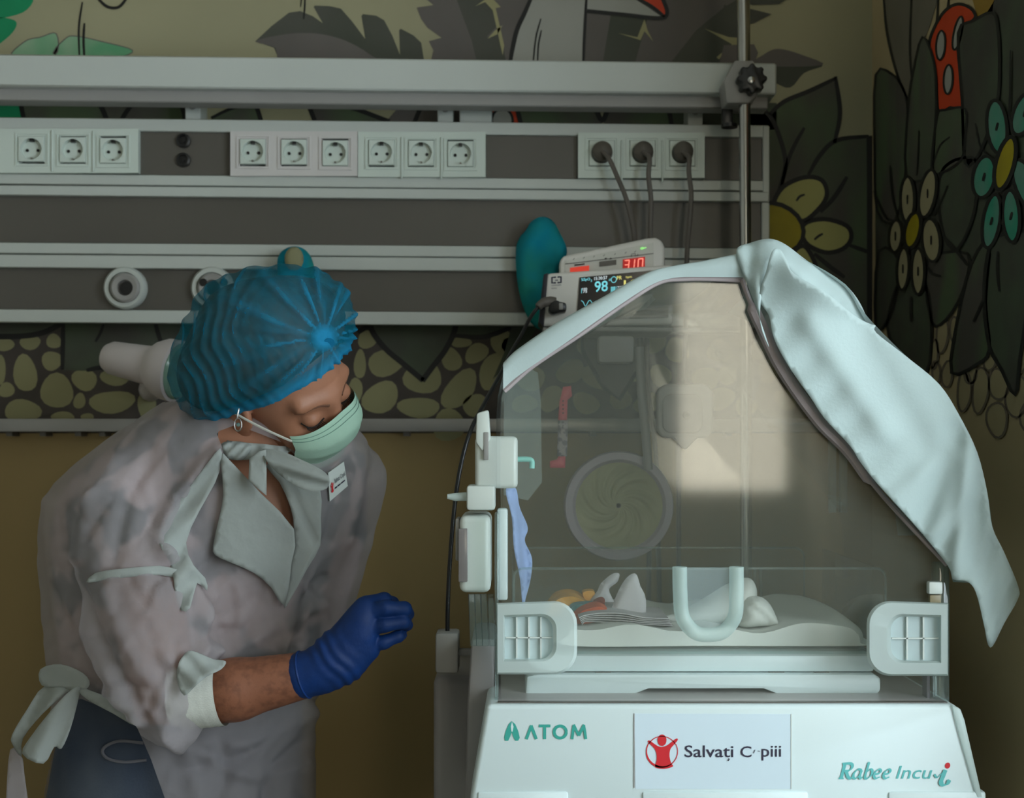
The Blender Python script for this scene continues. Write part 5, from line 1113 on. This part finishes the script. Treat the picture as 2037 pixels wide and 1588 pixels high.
# draw the cut edges straight: boundary points slide onto the cut lines
ed = np.sort(np.concatenate([gf[:, [0, 1]], gf[:, [1, 2]], gf[:, [2, 3]], gf[:, [3, 0]]]), axis=1)
ue, ct = np.unique(ed, axis=0, return_counts=True); bnd = np.unique(ue[ct == 1])
def snap(poly, x, y, maxd):
    best = np.full(len(x), 1e9); bx, by = x.copy(), y.copy(); n = len(poly)
    for i in range(n):
        x1, y1 = poly[i]; x2, y2 = poly[(i + 1) % n]; dx, dy = x2 - x1, y2 - y1
        t = np.clip(((x - x1) * dx + (y - y1) * dy) / (dx * dx + dy * dy), 0, 1); qx, qy = x1 + t * dx, y1 + t * dy; dd = np.hypot(x - qx, y - qy)
        m = dd < best; best[m] = dd[m]; bx[m] = qx[m]; by[m] = qy[m]
    ok = best < maxd; return np.where(ok, bx, x), np.where(ok, by, y)
bx_, by_ = npx(gv[bnd])
for pol in (VCUT, BCUT): bx_, by_ = snap(pol, bx_, by_, 14)
gv[bnd, 0] = (bx_ - CX) / FPX * gv[bnd, 1]; gv[bnd, 2] = EYE + (HY - by_) / FPX * gv[bnd, 1]
M_gown = mat('gown_nonwoven', (190, 183, 186), 0.8, var=0.04, scale=14, bump=0.35, bscale=14, bdist=0.012, bdet=4, facet=9, spec=0.15, trans=0.46)
M_gownw = mat('gown_doubled', (182, 188, 184), 0.8, var=0.03, scale=14, bump=0.25, bscale=20, bdist=0.008, bdet=4, facet=12, spec=0.15, trans=0.08)
gown = fast_obj('gown', gv, gf, M_gown, person)
bvh = BVHTree.FromPolygons([tuple(p) for p in gv], [tuple(int(i) for i in q) for q in gf])
CAM = Vector((0, 0, EYE))
def on_gown(off, default=1.95):
    def fn(x, y):
        r = np.full(len(x), np.nan)
        for i, (a, b) in enumerate(zip(x, y)):
            dr = (P(a, b, 1.0) - CAM).normalized(); h = bvh.ray_cast(CAM, dr)
            if h[0] is not None and h[0].y < 2.09: r[i] = h[0].y
        ok = ~np.isnan(r)
        if ok.sum() == 0: return np.full(len(x), default)
        for i in np.where(~ok)[0]:
            j = np.argsort((x[ok] - x[i]) ** 2 + (y[ok] - y[i]) ** 2)[:3]; r[i] = r[ok][j].mean()
        # relax so that the piece bridges small folds
        for _ in range(6):
            s = r.copy()
            for i in range(len(x)):
                j = (x - x[i]) ** 2 + (y - y[i]) ** 2 < 300; s[i] = min(r[j].mean(), r[i] + 0.004)
            r = s
        return r - off
    return fn
# lapels, seam tape, folded sleeve edge
sheet('lapel', [(441, 903), (456, 915), (520, 983), (585, 1053), (580, 1120), (566, 1206), (540, 1170), (505, 1140), (460, 1120), (428, 1105), (424, 1085), (436, 1030), (444, 985), (441, 940)], M_gownw, person, step=9, smooth=2, dfun=on_gown(0.012), thick=0.001)
sheet('lapel', [(529, 928), (548, 918), (590, 940), (636, 968), (638, 1030), (637, 1085), (612, 1130), (570, 1206), (567, 1196), (582, 1110), (585, 1054), (578, 1010), (556, 960)], M_gownw, person, step=9, smooth=2, dfun=on_gown(0.016), thick=0.001, fold=lambda x, y: 0.005 * np.exp(-((x - 592 - (y - 1000) * 0.42) / 5) ** 2))
sheet('seam_tape', [(172, 1158), (190, 1140), (240, 1132), (316, 1126), (352, 1133), (400, 1142), (352, 1150), (316, 1144), (240, 1150), (190, 1158)], M_gownw, person, step=7, smooth=2, dfun=on_gown(0.004), thick=0.001)
sheet('sleeve_fold', [(438, 892), (410, 925), (365, 985), (330, 1035), (316, 1065), (318, 1085), (328, 1102), (338, 1120), (345, 1150), (350, 1190), (360, 1215), (378, 1210), (392, 1160), (412, 1176), (408, 1150), (385, 1125), (370, 1080), (395, 1020), (428, 960), (440, 920)], M_gownw, person, step=8, smooth=2, dfun=on_gown(0.008), thick=0.001, fold=lambda x, y: 0.006 * np.sin((x * 0.7 + y * 0.7) / 10.0))
# neck tie: knot, hanging end, loop
gx = on_gown(0.0)
d_k = float(gx(np.array([470.0]), np.array([925.0]))[0])
sheet('neck_band', [(425, 872, 1.965), (450, 876, 1.93), (480, 880, 1.915), (530, 884, 1.915), (566, 888, 1.925), (582, 880, 1.94), (586, 892, 1.935), (560, 906, 1.915), (528, 904, 1.905), (500, 914, 1.905), (460, 914, 1.92), (440, 902, 1.95)], M_gownw, person, step=6, smooth=3, fold=lambda x, y: 0.003 * np.sin(x / 5.0))
pillow('tie_knot', [(440, 884), (460, 878), (486, 880), (500, 886), (496, 908), (478, 916), (450, 910)], M_gownw, 1.912, 0.012, 14, parent=person, step=5, fold=lambda x, y: 0.003 * np.sin((x + y) / 4.0))
sheet('tie_end', [(496, 912, 1.892), (515, 898, 1.89), (529, 895, 1.892), (530, 940, 1.888), (530, 986, 1.885), (512, 972, 1.885), (494, 956, 1.887)], M_gownw, person, step=7, smooth=0)
sheet('tie_loop', [(522, 894, 1.90), (560, 898, 1.89), (600, 915, 1.88), (640, 935, 1.878), (655, 952, 1.88), (650, 972, 1.88), (620, 978, 1.878), (590, 968, 1.88), (560, 948, 1.885), (532, 920, 1.892)], M_gownw, person, step=6, smooth=3, fold=lambda x, y: -0.010 * np.exp(-((y - 938 - (x - 600) * 0.32) / 9) ** 2) + 0.006 * np.exp(-((y - 955 - (x - 600) * 0.2) / 5) ** 2))
# badge
bq = [(653, 941), (684, 919), (692, 967), (656, 998)]
bd = on_gown(0.006, 1.95)(np.array([q[0] for q in bq], float), np.array([q[1] for q in bq], float))
bp = [P(q[0], q[1], float(d)) for q, d in zip(bq, bd)]
c0 = sum(bp, Vector()) / 4; e1 = ((bp[1] - bp[0]) + (bp[2] - bp[3])).normalized(); e2 = ((bp[3] - bp[0]) + (bp[2] - bp[1])); e2 = (e2 - e1 * e2.dot(e1)); nb = e1.cross(e2).normalized()
if nb.y > 0: nb = -nb
badge = obj('badge_sticker', bp + [p - nb * 0.001 for p in bp], [(0, 1, 2, 3), (4, 7, 6, 5), (0, 4, 5, 1), (1, 5, 6, 2), (2, 6, 7, 3), (3, 7, 4, 0)], mat('badge_white', (205, 212, 208), 0.5), person)
def bmap(u, v):                                       # badge coordinates 0..1 across and down
    p = bp[0].lerp(bp[1], u).lerp(bp[3].lerp(bp[2], u), v); return p + nb * 0.0012
emblem(lambda x, y: bmap((x - 1280) / 300 + 0.03, 0.57 + (y - 1495) / 190), M_sred, 'badge_emblem', badge)
text('badge_lettering', 'Salvati Copiii', 0.30, 0.34, 0.95, 0.56, 0, M_sink, badge, bold=0.01, mapf=bmap)
for k_, (u0, u1) in enumerate(((0.30, 0.42), (0.45, 0.62), (0.65, 0.88))): obj('badge_small_print', *ribbonv([(u0, 0.68), (u1, 0.68)], 0.05, bmap, flat=True), M_sink, badge)
# cuff
a, b_ = P(350, 1386, 1.868), P(443, 1378, 1.864); ax = (b_ - a); Lc = ax.length
rows = 15; cv_, cf_ = [], []
u = ax.normalized(); e = Vector((0, -1, 0)); e = (e - u * e.dot(u)).normalized(); w_ = u.cross(e); SEG = 48
for i in range(rows + 1):
    t = i / rows; r0 = rp(66 - 2 * t + 2 * math.sin(t * 2.4) + 0.5 * math.sin(t * 60), 1.865)
    for k in range(SEG):
        an = 2 * math.pi * k / SEG; r = r0 * (1 + (0.08 * math.sin(2 * an + 1) + 0.05 * math.sin(5 * an)) * (1 - t) ** 2)
        cv_.append(a + ax * (t + 0.03 * math.sin(an)) + (e * math.cos(an) + w_ * math.sin(an)) * r)
for i in range(rows):
    for k in range(SEG): cf_.append((i * SEG + k, i * SEG + (k + 1) % SEG, (i + 1) * SEG + (k + 1) % SEG, (i + 1) * SEG + k))
obj('cuff', cv_, cf_, mat('cuff_knit', (206, 208, 200), 0.85, var=0.03, scale=60, bump=0.25, bscale=350, spec=0.15, stretch=(1, 1, 3)), person, smooth=True)
sheet('cuff_fold', [(352, 1352, 1.815), (356, 1318, 1.815), (374, 1296, 1.82), (396, 1300, 1.823), (424, 1312, 1.826), (449, 1316, 1.832), (440, 1332, 1.818), (412, 1346, 1.806), (388, 1366, 1.802), (366, 1384, 1.806)], M_gownw, person, step=7, smooth=3, fold=lambda x, y: 0.0025 * np.sin((x - y) / 8.0))
# waist bow at the back
for nm, pts, fo in (('bow_band', [(80, 1332, 1.93), (120, 1322, 1.91), (165, 1340, 1.90), (178, 1362, 1.895), (160, 1376, 1.895), (120, 1368, 1.91), (83, 1364, 1.93)], None),
    ('bow_loop', [(88, 1366, 1.93), (140, 1372, 1.90), (130, 1380, 1.90), (85, 1420, 1.90), (45, 1470, 1.91), (42, 1505, 1.915), (25, 1482, 1.92), (24, 1462, 1.92), (55, 1410, 1.92)], lambda x, y: 0.005 * np.sin((x + y * 0.4) / 9)),
    ('bow_tail', [(140, 1374, 1.892), (158, 1368, 1.89), (156, 1390, 1.89), (140, 1450, 1.885), (122, 1490, 1.885), (108, 1486, 1.885), (86, 1520, 1.885), (44, 1500, 1.89), (64, 1462, 1.89), (105, 1410, 1.89)], lambda x, y: 0.005 * np.sin((x * 0.9 + y * 0.45) / 10)),
    ('bow_strap', [(20, 1492, 1.95), (42, 1505, 1.95), (48, 1540, 1.95), (62, 1700, 1.95), (5, 1700, 1.95), (12, 1588, 1.95)], None),
    ('waist_tie', [(160, 1368, 1.893), (200, 1382, 1.885), (260, 1405, 1.875), (270, 1444, 1.87), (225, 1420, 1.875), (180, 1396, 1.885), (158, 1378, 1.892)], lambda x, y: 0.003 * np.sin(y / 6.0))):
    sheet(nm, pts, M_gownw if nm != 'bow_strap' else M_gown, person, step=7, smooth=3, fold=fo)
# jeans pocket seam lying on the body
bvh_b = BVHTree.FromPolygons([tuple(p) for p in bv], [tuple(int(i) for i in q) for q in bf])
def on_body(x, y, off=0.002):
    dr = (P(x, y, 1.0) - CAM).normalized(); h = bvh_b.ray_cast(CAM, dr); return (h[0] if h[0] is not None else P(x, y, 1.93)) + Vector((0, -off, 0))
tube('pocket_seam', [on_body(x, y) for x, y in cr([(286, 1478), (240, 1474), (212, 1484), (205, 1497), (218, 1510), (250, 1516), (292, 1512)], 5)], 0.0022, mat('seam_thread', (112, 112, 120), 0.8), person, 6)
# --- cap
KN = P(646, 672, 1.86)
def sd_cap(X, Y, Z):
    l, f, u = to_head(X, Y, Z)
    d = sd_el(l, f, u, (0, -0.014, 0.045), (0.090, 0.112, 0.092))
    for c, r in (((478, 650, 1.90), 96), ((575, 632, 1.90), 92), ((628, 622, 1.93), 66), ((420, 745, 1.92), 80), ((420, 765, 1.97), 66)):
        q = P(*c); d = smin(d, np.sqrt((X - q.x) ** 2 + ((Y - q.y) * 0.95) ** 2 + (Z - q.z) ** 2) - rp(r, 1.91), 0.05)
    # rim plane: through hairline and nape
    pl = (f * 0.64 - u * 0.77 - 0.004 + 0.05 * np.clip(-l, 0, 1) * 0)
    return smax(d, pl, 0.012)
cv2, cf2 = surfnet(sd_cap, (HC.x - 0.28, HC.y - 0.24, HC.z - 0.20), (HC.x + 0.20, HC.y + 0.2, HC.z + 0.24), 0.0034)
cn = vnormals(cv2, cf2); pxc, pyc = npx(cv2)
ang = np.arctan2(pyc - 672, pxc - 646); rad = np.hypot(pxc - 646, pyc - 672)
amp = np.clip(rad / 60, 0, 1) * np.exp(-rad / 260)
rid = np.sin(ang * 15 + 1.6 * np.sin(ang * 4 + rad / 70.0)) + 0.6 * np.sin(ang * 29 + 1.3 + 0.6 * np.sin(rad / 40))
wr = np.sin(rad / 3.4 + 2.6 * np.sin(ang * 3) + 1.6 * np.sin(pyc / 19.0 + pxc / 33.0))
dsp = 0.0034 * amp * rid + 0.0014 * wr * np.clip((rad - 120) / 150, 0, 1)
cv2 = cv2 + cn * np.where(cn[:, 1] < 0.4, dsp, 0)[:, None]
keep = np.ones(len(cf2), bool)
l_, f_, u_ = to_head(cv2[:, 0], cv2[:, 1], cv2[:, 2]); plv = f_ * 0.64 - u_ * 0.77 - 0.004
keep = plv[cf2].mean(1) < -0.0035
cf2 = cf2[keep]; used = np.unique(cf2); mp_ = np.full(len(cv2), -1); mp_[used] = np.arange(len(used)); plv = plv[used]; rid = rid[used]; rad_u = rad[used]; cv2, cf2 = cv2[used], mp_[cf2]
M_capd = mat('cap_nonwoven_gathered', (22, 126, 168), 0.75, var=0.06, scale=40, bump=0.2, bscale=350, spec=0.2, trans=0.05)
M_cap = mat('cap_nonwoven', (8, 112, 132), 0.75, c2=(18, 124, 148), scale=40, bump=0.2, bscale=350, spec=0.2, trans=0.5)
nt = M_cap.node_tree; at = N(nt, 'ShaderNodeAttribute'); at.attribute_name = 'gather'        # doubled cloth lets less through
mm = N(nt, 'ShaderNodeMath', operation='MULTIPLY_ADD'); mm.inputs[1].default_value = -0.5; mm.inputs[2].default_value = 0.52
nt.links.new(at.outputs['Fac'], mm.inputs[0])
for n_ in nt.nodes:
    if n_.type == 'MIX_SHADER' and n_.inputs[2].links and n_.inputs[2].links[0].from_node.type == 'BSDF_TRANSPARENT': nt.links.new(mm.outputs[0], n_.inputs[0])
mxc = N(nt, 'ShaderNodeMix', data_type='RGBA'); bb = nt.nodes['Principled BSDF']; src = bb.inputs['Base Color'].links[0].from_socket
nt.links.new(at.outputs['Fac'], mxc.inputs[0]); nt.links.new(src, mxc.inputs[6]); mxc.inputs[7].default_value = rgb((34, 142, 188)); nt.links.new(mxc.outputs[2], bb.inputs['Base Color'])
brk = 0.5 + 0.5 * np.sin(pxc[used] / 31.0 + 2 * np.sin(pyc[used] / 27.0)) * np.sin(pyc[used] / 23.0 + 1.4 * np.sin(pxc[used] / 19.0))
ga = np.clip((plv + 0.028) / 0.018, 0, 1)
ga = np.maximum(ga, np.clip((rid + 0.1) / 1.3, 0, 1) ** 1.5 * np.clip((230 - rad_u) / 190, 0, 1) * (0.45 + 0.55 * brk)); ga = np.maximum(ga, np.clip((34 - rad_u) / 20, 0, 1))
ga = np.maximum(ga, np.clip((wr[used] - 0.5) / 0.5, 0, 1) * 0.55 * brk * np.clip((rad_u - 60) / 80, 0, 1))
cap = fast_obj('surgical_cap', cv2, cf2, M_cap, person)
ca = cap.data.attributes.new('gather', 'FLOAT', 'POINT'); ca.data.foreach_set('value', ga.astype(np.float32))
# crimped elastic edge and the gathered knot
rim = []
for k in range(160):
    an = 2 * math.pi * k / 160
    # point of the rim plane hit from the head's axis
    base = np.array([math.sin(an), 0.77 * math.cos(an), 0.64 * math.cos(an)])
    lo_, hi_ = 0.03, 0.16
    o_ = np.array([0, -0.0, -0.004 / 0.77 - 0.006])
    for _ in range(24):
        md = (lo_ + hi_) / 2; q = o_ + base * md; w3 = H(*q)
        if sd_cap(np.array([w3.x]), np.array([w3.y]), np.array([w3.z]))[0] < -0.0005 or md < 0.05: lo_ = md
        else: hi_ = md
    rim.append(H(*(o_ + base * (lo_ - 0.003 + 0.0015 * (k % 2)))))
rim.append(rim[0])
tube('elastic_edge', rim, 0.0048, M_capd, person, 8, cap=False)
lathe('gathered_knot', [(0.002, -0.004), (0.009, 0.0), (0.011, 0.006), (0.005, 0.011), (0.008, 0.017), (0.0, 0.016)], KN + Vector((0, 0.005, 0)), (KN - P(600, 600, 1.95)).normalized(), M_capd, person, 12)
# --- hair under the cap, nape and temples
def sd_hair(X, Y, Z):
    l, f, u = to_head(X, Y, Z)
    d = sd_el(l, f, u, (0, -0.016, 0.036), (0.083, 0.104, 0.092))
    d = smin(d, sd_el(l, f, u, (0, -0.062, -0.035), (0.060, 0.042, 0.062)), 0.03)
    q = P(440, 735, 1.95); d = smin(d, np.sqrt((X - q.x) ** 2 + (Y - q.y) ** 2 + (Z - q.z) ** 2) - 0.05, 0.04)
    d = smin(d, sd_cap(X, Y, Z) + 0.014, 0.02)
    return smax(d, f * 0.80 - u * 0.60 - 0.004, 0.006)
hv2, hf2 = surfnet(sd_hair, (HC.x - 0.26, HC.y - 0.22, HC.z - 0.18), (HC.x + 0.18, HC.y + 0.19, HC.z + 0.20), 0.005)
l_, f_, u_ = to_head(hv2[:, 0], hv2[:, 1], hv2[:, 2])
hv2 = hv2 + vnormals(hv2, hf2) * (0.0012 * np.sin(l_ * 700 + 3 * np.sin(u_ * 40)))[:, None]
fast_obj('hair', hv2, hf2, mat('hair_brown', (58, 38, 26), 0.55, c2=(84, 54, 34), scale=60, stretch=(1, 1, 0.2)), person)
# --- mask wrapped round nose and chin
mvv, mff = [], []; NU, NV = 36, 18
for j in range(NV + 1):
    v_ = j / NV
    for i in range(NU + 1):
        a = math.radians(-66 + 142 * i / NU); s = math.sin(a); c = max(math.cos(a), 0.0)
        utop = 0.004 - 0.026 * abs(s) ** 1.5; ubot = -0.096 + 0.016 * abs(s) ** 1.5
        f0 = 0.012 + (0.098 - 0.014 * v_ + 0.016 * math.sin(math.pi * min(1, v_ * 1.2)) - 0.020 * max(0, 0.25 - v_) ) * c ** 0.62
        f0 += 0.0007 * math.sin(v_ * math.pi * 8) * (1 if 0.15 < v_ < 0.85 else 0)
        mvv.append(H(0.0705 * s, f0, utop + (ubot - utop) * v_))
for j in range(NV):
    for i in range(NU): mff.append((j * (NU + 1) + i, j * (NU + 1) + i + 1, (j + 1) * (NU + 1) + i + 1, (j + 1) * (NU + 1) + i))
mask = obj('face_mask', mvv, mff, mat('mask_mint', (172, 206, 186), 0.8, var=0.02, scale=40, bump=0.12, bscale=350, spec=0.15), person, smooth=True)
for vv in (0.06, 0.12, 0.93):
    j = vv * NV; j0 = int(j); row = [mvv[j0 * (NU + 1) + i].lerp(mvv[(j0 + 1) * (NU + 1) + i], j - j0) + Fh * 0.0008 for i in range(NU + 1)]
    tube('stitch_line', row, 0.0005, mat('mask_stitch', (120, 156, 142), 0.8), mask, 5)
M_str = mat('mask_string', (190, 190, 180), 0.8)
A0, B0 = mvv[2 * (NU + 1)], mvv[(NV - 2) * (NU + 1)]
ear = H(-0.086, -0.020, -0.004); lobe = H(-0.083, -0.014, -0.046)
bz_ = lambda a, b, c: [tuple((1 - t) ** 2 * a + 2 * t * (1 - t) * b + t * t * c) for t in np.linspace(0, 1, 12)]
tube('ear_loop', bz_(np.array(A0), np.array(H(-0.085, 0.028, -0.008)), np.array(ear)), 0.0018, M_str, mask, 6)
tube('ear_loop', bz_(np.array(B0), np.array(H(-0.084, 0.010, -0.075)), np.array(lobe)), 0.0018, M_str, mask, 6)
# --- brows and lowered lashes
M_brow = mat('brow_brown', (104, 68, 50), 0.8); M_lash = mat('lash_black', (16, 12, 10), 0.6)
bvh_h = BVHTree.FromPolygons([tuple(p) for p in hv], [tuple(int(i) for i in q) for q in hf])
def on_head(l, u, off=0.001):
    o = H(l, 0.2, u); h = bvh_h.ray_cast(o, -Fh); return (h[0] + Fh * off) if h[0] is not None else H(l, 0.09, u)
for s in (-1, 1):
    tube('eyebrow', [on_head(s * x, y, -0.0016) for x, y in cr([(0.013, 0.017), (0.026, 0.0225), (0.040, 0.021), (0.051, 0.013)], 4)], lambda t: 0.0030 * (1 - 0.6 * t), M_brow, person, 8)
    lid = [on_head(s * x, y, 0.0008) for x, y in cr([(0.018, -0.006), (0.026, -0.0105), (0.034, -0.0115), (0.042, -0.009), (0.047, -0.004)], 4)]
    ls = tube('eyelashes', lid, 0.0011, M_lash, person, 6)
    for k in range(2, len(lid) - 1):
        p = lid[k]; t = k / len(lid); dirn = (Fh * 0.8 - Uh * 0.55 + Lh * s * (t - 0.4) * 0.9).normalized()
        tube('lash', [p, p + dirn * 0.005, p + dirn * 0.008 + Uh * 0.002], [0.0005, 0.0004, 0.00015], M_lash, ls, 4)
# --- earring
er = P(474, 828, 1.872)
tube('earring', [er + Vector((0.001, 0, 0.010)), er + Vector((0, -0.002, 0.004)), er + Vector((-0.001, -0.001, -0.003))], 0.0013, M_steel, person, 8)
ering = [er + Vector((0.0048 * math.sin(t) , -0.001, -0.0115 + 0.0085 * math.cos(t))) for t in np.linspace(0, 2 * math.pi, 25)]
tube('earring_drop', ering, 0.0009, M_steel, person, 8)
lathe('earring_stone', [(0.0, -0.0015), (0.0028, 0.0), (0.002, 0.0016), (0, 0.002)], er + Vector((0, -0.001, -0.0115)), (0, -1, 0), mat('stone_green', (92, 116, 110), 0.1, coat=1.0), person, 12)
# --- gloved hand
M_glove = mat('glove_blue', (4, 42, 96), 0.6, c2=(6, 50, 112), scale=25, bump=0.12, bscale=160, spec=0.35)
DG = 1.855
def chain(X, Y, Z, pts, k=0.006):
    d = None
    for (a, ra), (b, rb) in zip(pts, pts[1:]):
        s = sd_rc(X, Y, Z, Q(*a), Q(*b), rp(ra, DG), rp(rb, DG)); d = s if d is None else smin(d, s, k)
    return d
def sd_hand(X, Y, Z):
    d = chain(X, Y, Z, [((604, 1343, DG + .003), 47), ((640, 1333, DG), 44), ((665, 1312, DG), 42)], 0.01)          # wrist
    pal = None
    for a, b, ra, rb in (((668, 1296, DG - .002), (728, 1212, DG - .008), 36, 26), ((678, 1308, DG - .004), (722, 1238, DG - .012), 38, 30), ((688, 1316, DG - .002), (724, 1266, DG - .010), 36, 28), ((690, 1322, DG + .004), (732, 1292, DG - .004), 32, 24)):
        s = sd_rc(X, Y, Z, Q(*a), Q(*b), rp(ra, DG), rp(rb, DG)); pal = s if pal is None else smin(pal, s, 0.012)
    d = smin(d, pal, 0.02)
    d = smin(d, chain(X, Y, Z, [((668, 1280, DG + .02), 28), ((700, 1262, DG + .045), 22), ((738, 1240, DG + .055), 17), ((762, 1230, DG + .058), 14)]), 0.015)   # thumb, behind the palm
    for pts in ([((734, 1206, DG - .004), 22), ((764, 1194, DG + .008), 15), ((780, 1200, DG + .035), 13), ((786, 1214, DG + .05), 11)],
                [((728, 1222, DG - .010), 20), ((768, 1210, DG - .020), 15.5), ((804, 1212, DG - .012), 14.5), ((812, 1222, DG + .012), 12.5)],
                [((726, 1252, DG - .010), 19), ((766, 1243, DG - .020), 14.5), ((802, 1238, DG - .014), 13.5), ((810, 1244, DG + .010), 12)],
                [((730, 1284, DG - .004), 18), ((764, 1278, DG - .010), 13.5), ((792, 1266, DG - .006), 12), ((800, 1264, DG + .010), 10)]):
        d = smin(d, chain(X, Y, Z, pts, 0.004), 0.0018)
    return d
c_ = P(710, 1280, DG)
gv2, gf2 = surfnet(sd_hand, (c_.x - 0.115, c_.y - 0.06, c_.z - 0.095), (c_.x + 0.09, c_.y + 0.10, c_.z + 0.085), 0.0022)
gn2 = vnormals(gv2, gf2); gx2, gy2 = npx(gv2)
s_ = (gx2 - 640) * 0.80 - (gy2 - 1340) * 0.60
gv2 = gv2 + gn2 * (0.0011 * np.sin(s_ / 3.6 + 1.2 * np.sin((gx2 + gy2) / 22.0)) * np.exp(-((s_ - 35) / 32) ** 2))[:, None]
glove = fast_obj('glove', gv2, gf2, M_glove, person)
ce, cx_ = P(611, 1341, DG + .003), P(648, 1331, DG); uu = (cx_ - ce).normalized(); e = Vector((0, -1, 0)); e = (e - uu * e.dot(uu)).normalized(); w_ = uu.cross(e)
ringp = [ce - uu * 0.004 + (e * math.cos(t) + w_ * math.sin(t)) * rp(46.5, DG) for t in np.linspace(0, 2 * math.pi, 41)]
tube('glove_hem', ringp, 0.0018, M_glove, person, 8, cap=False)
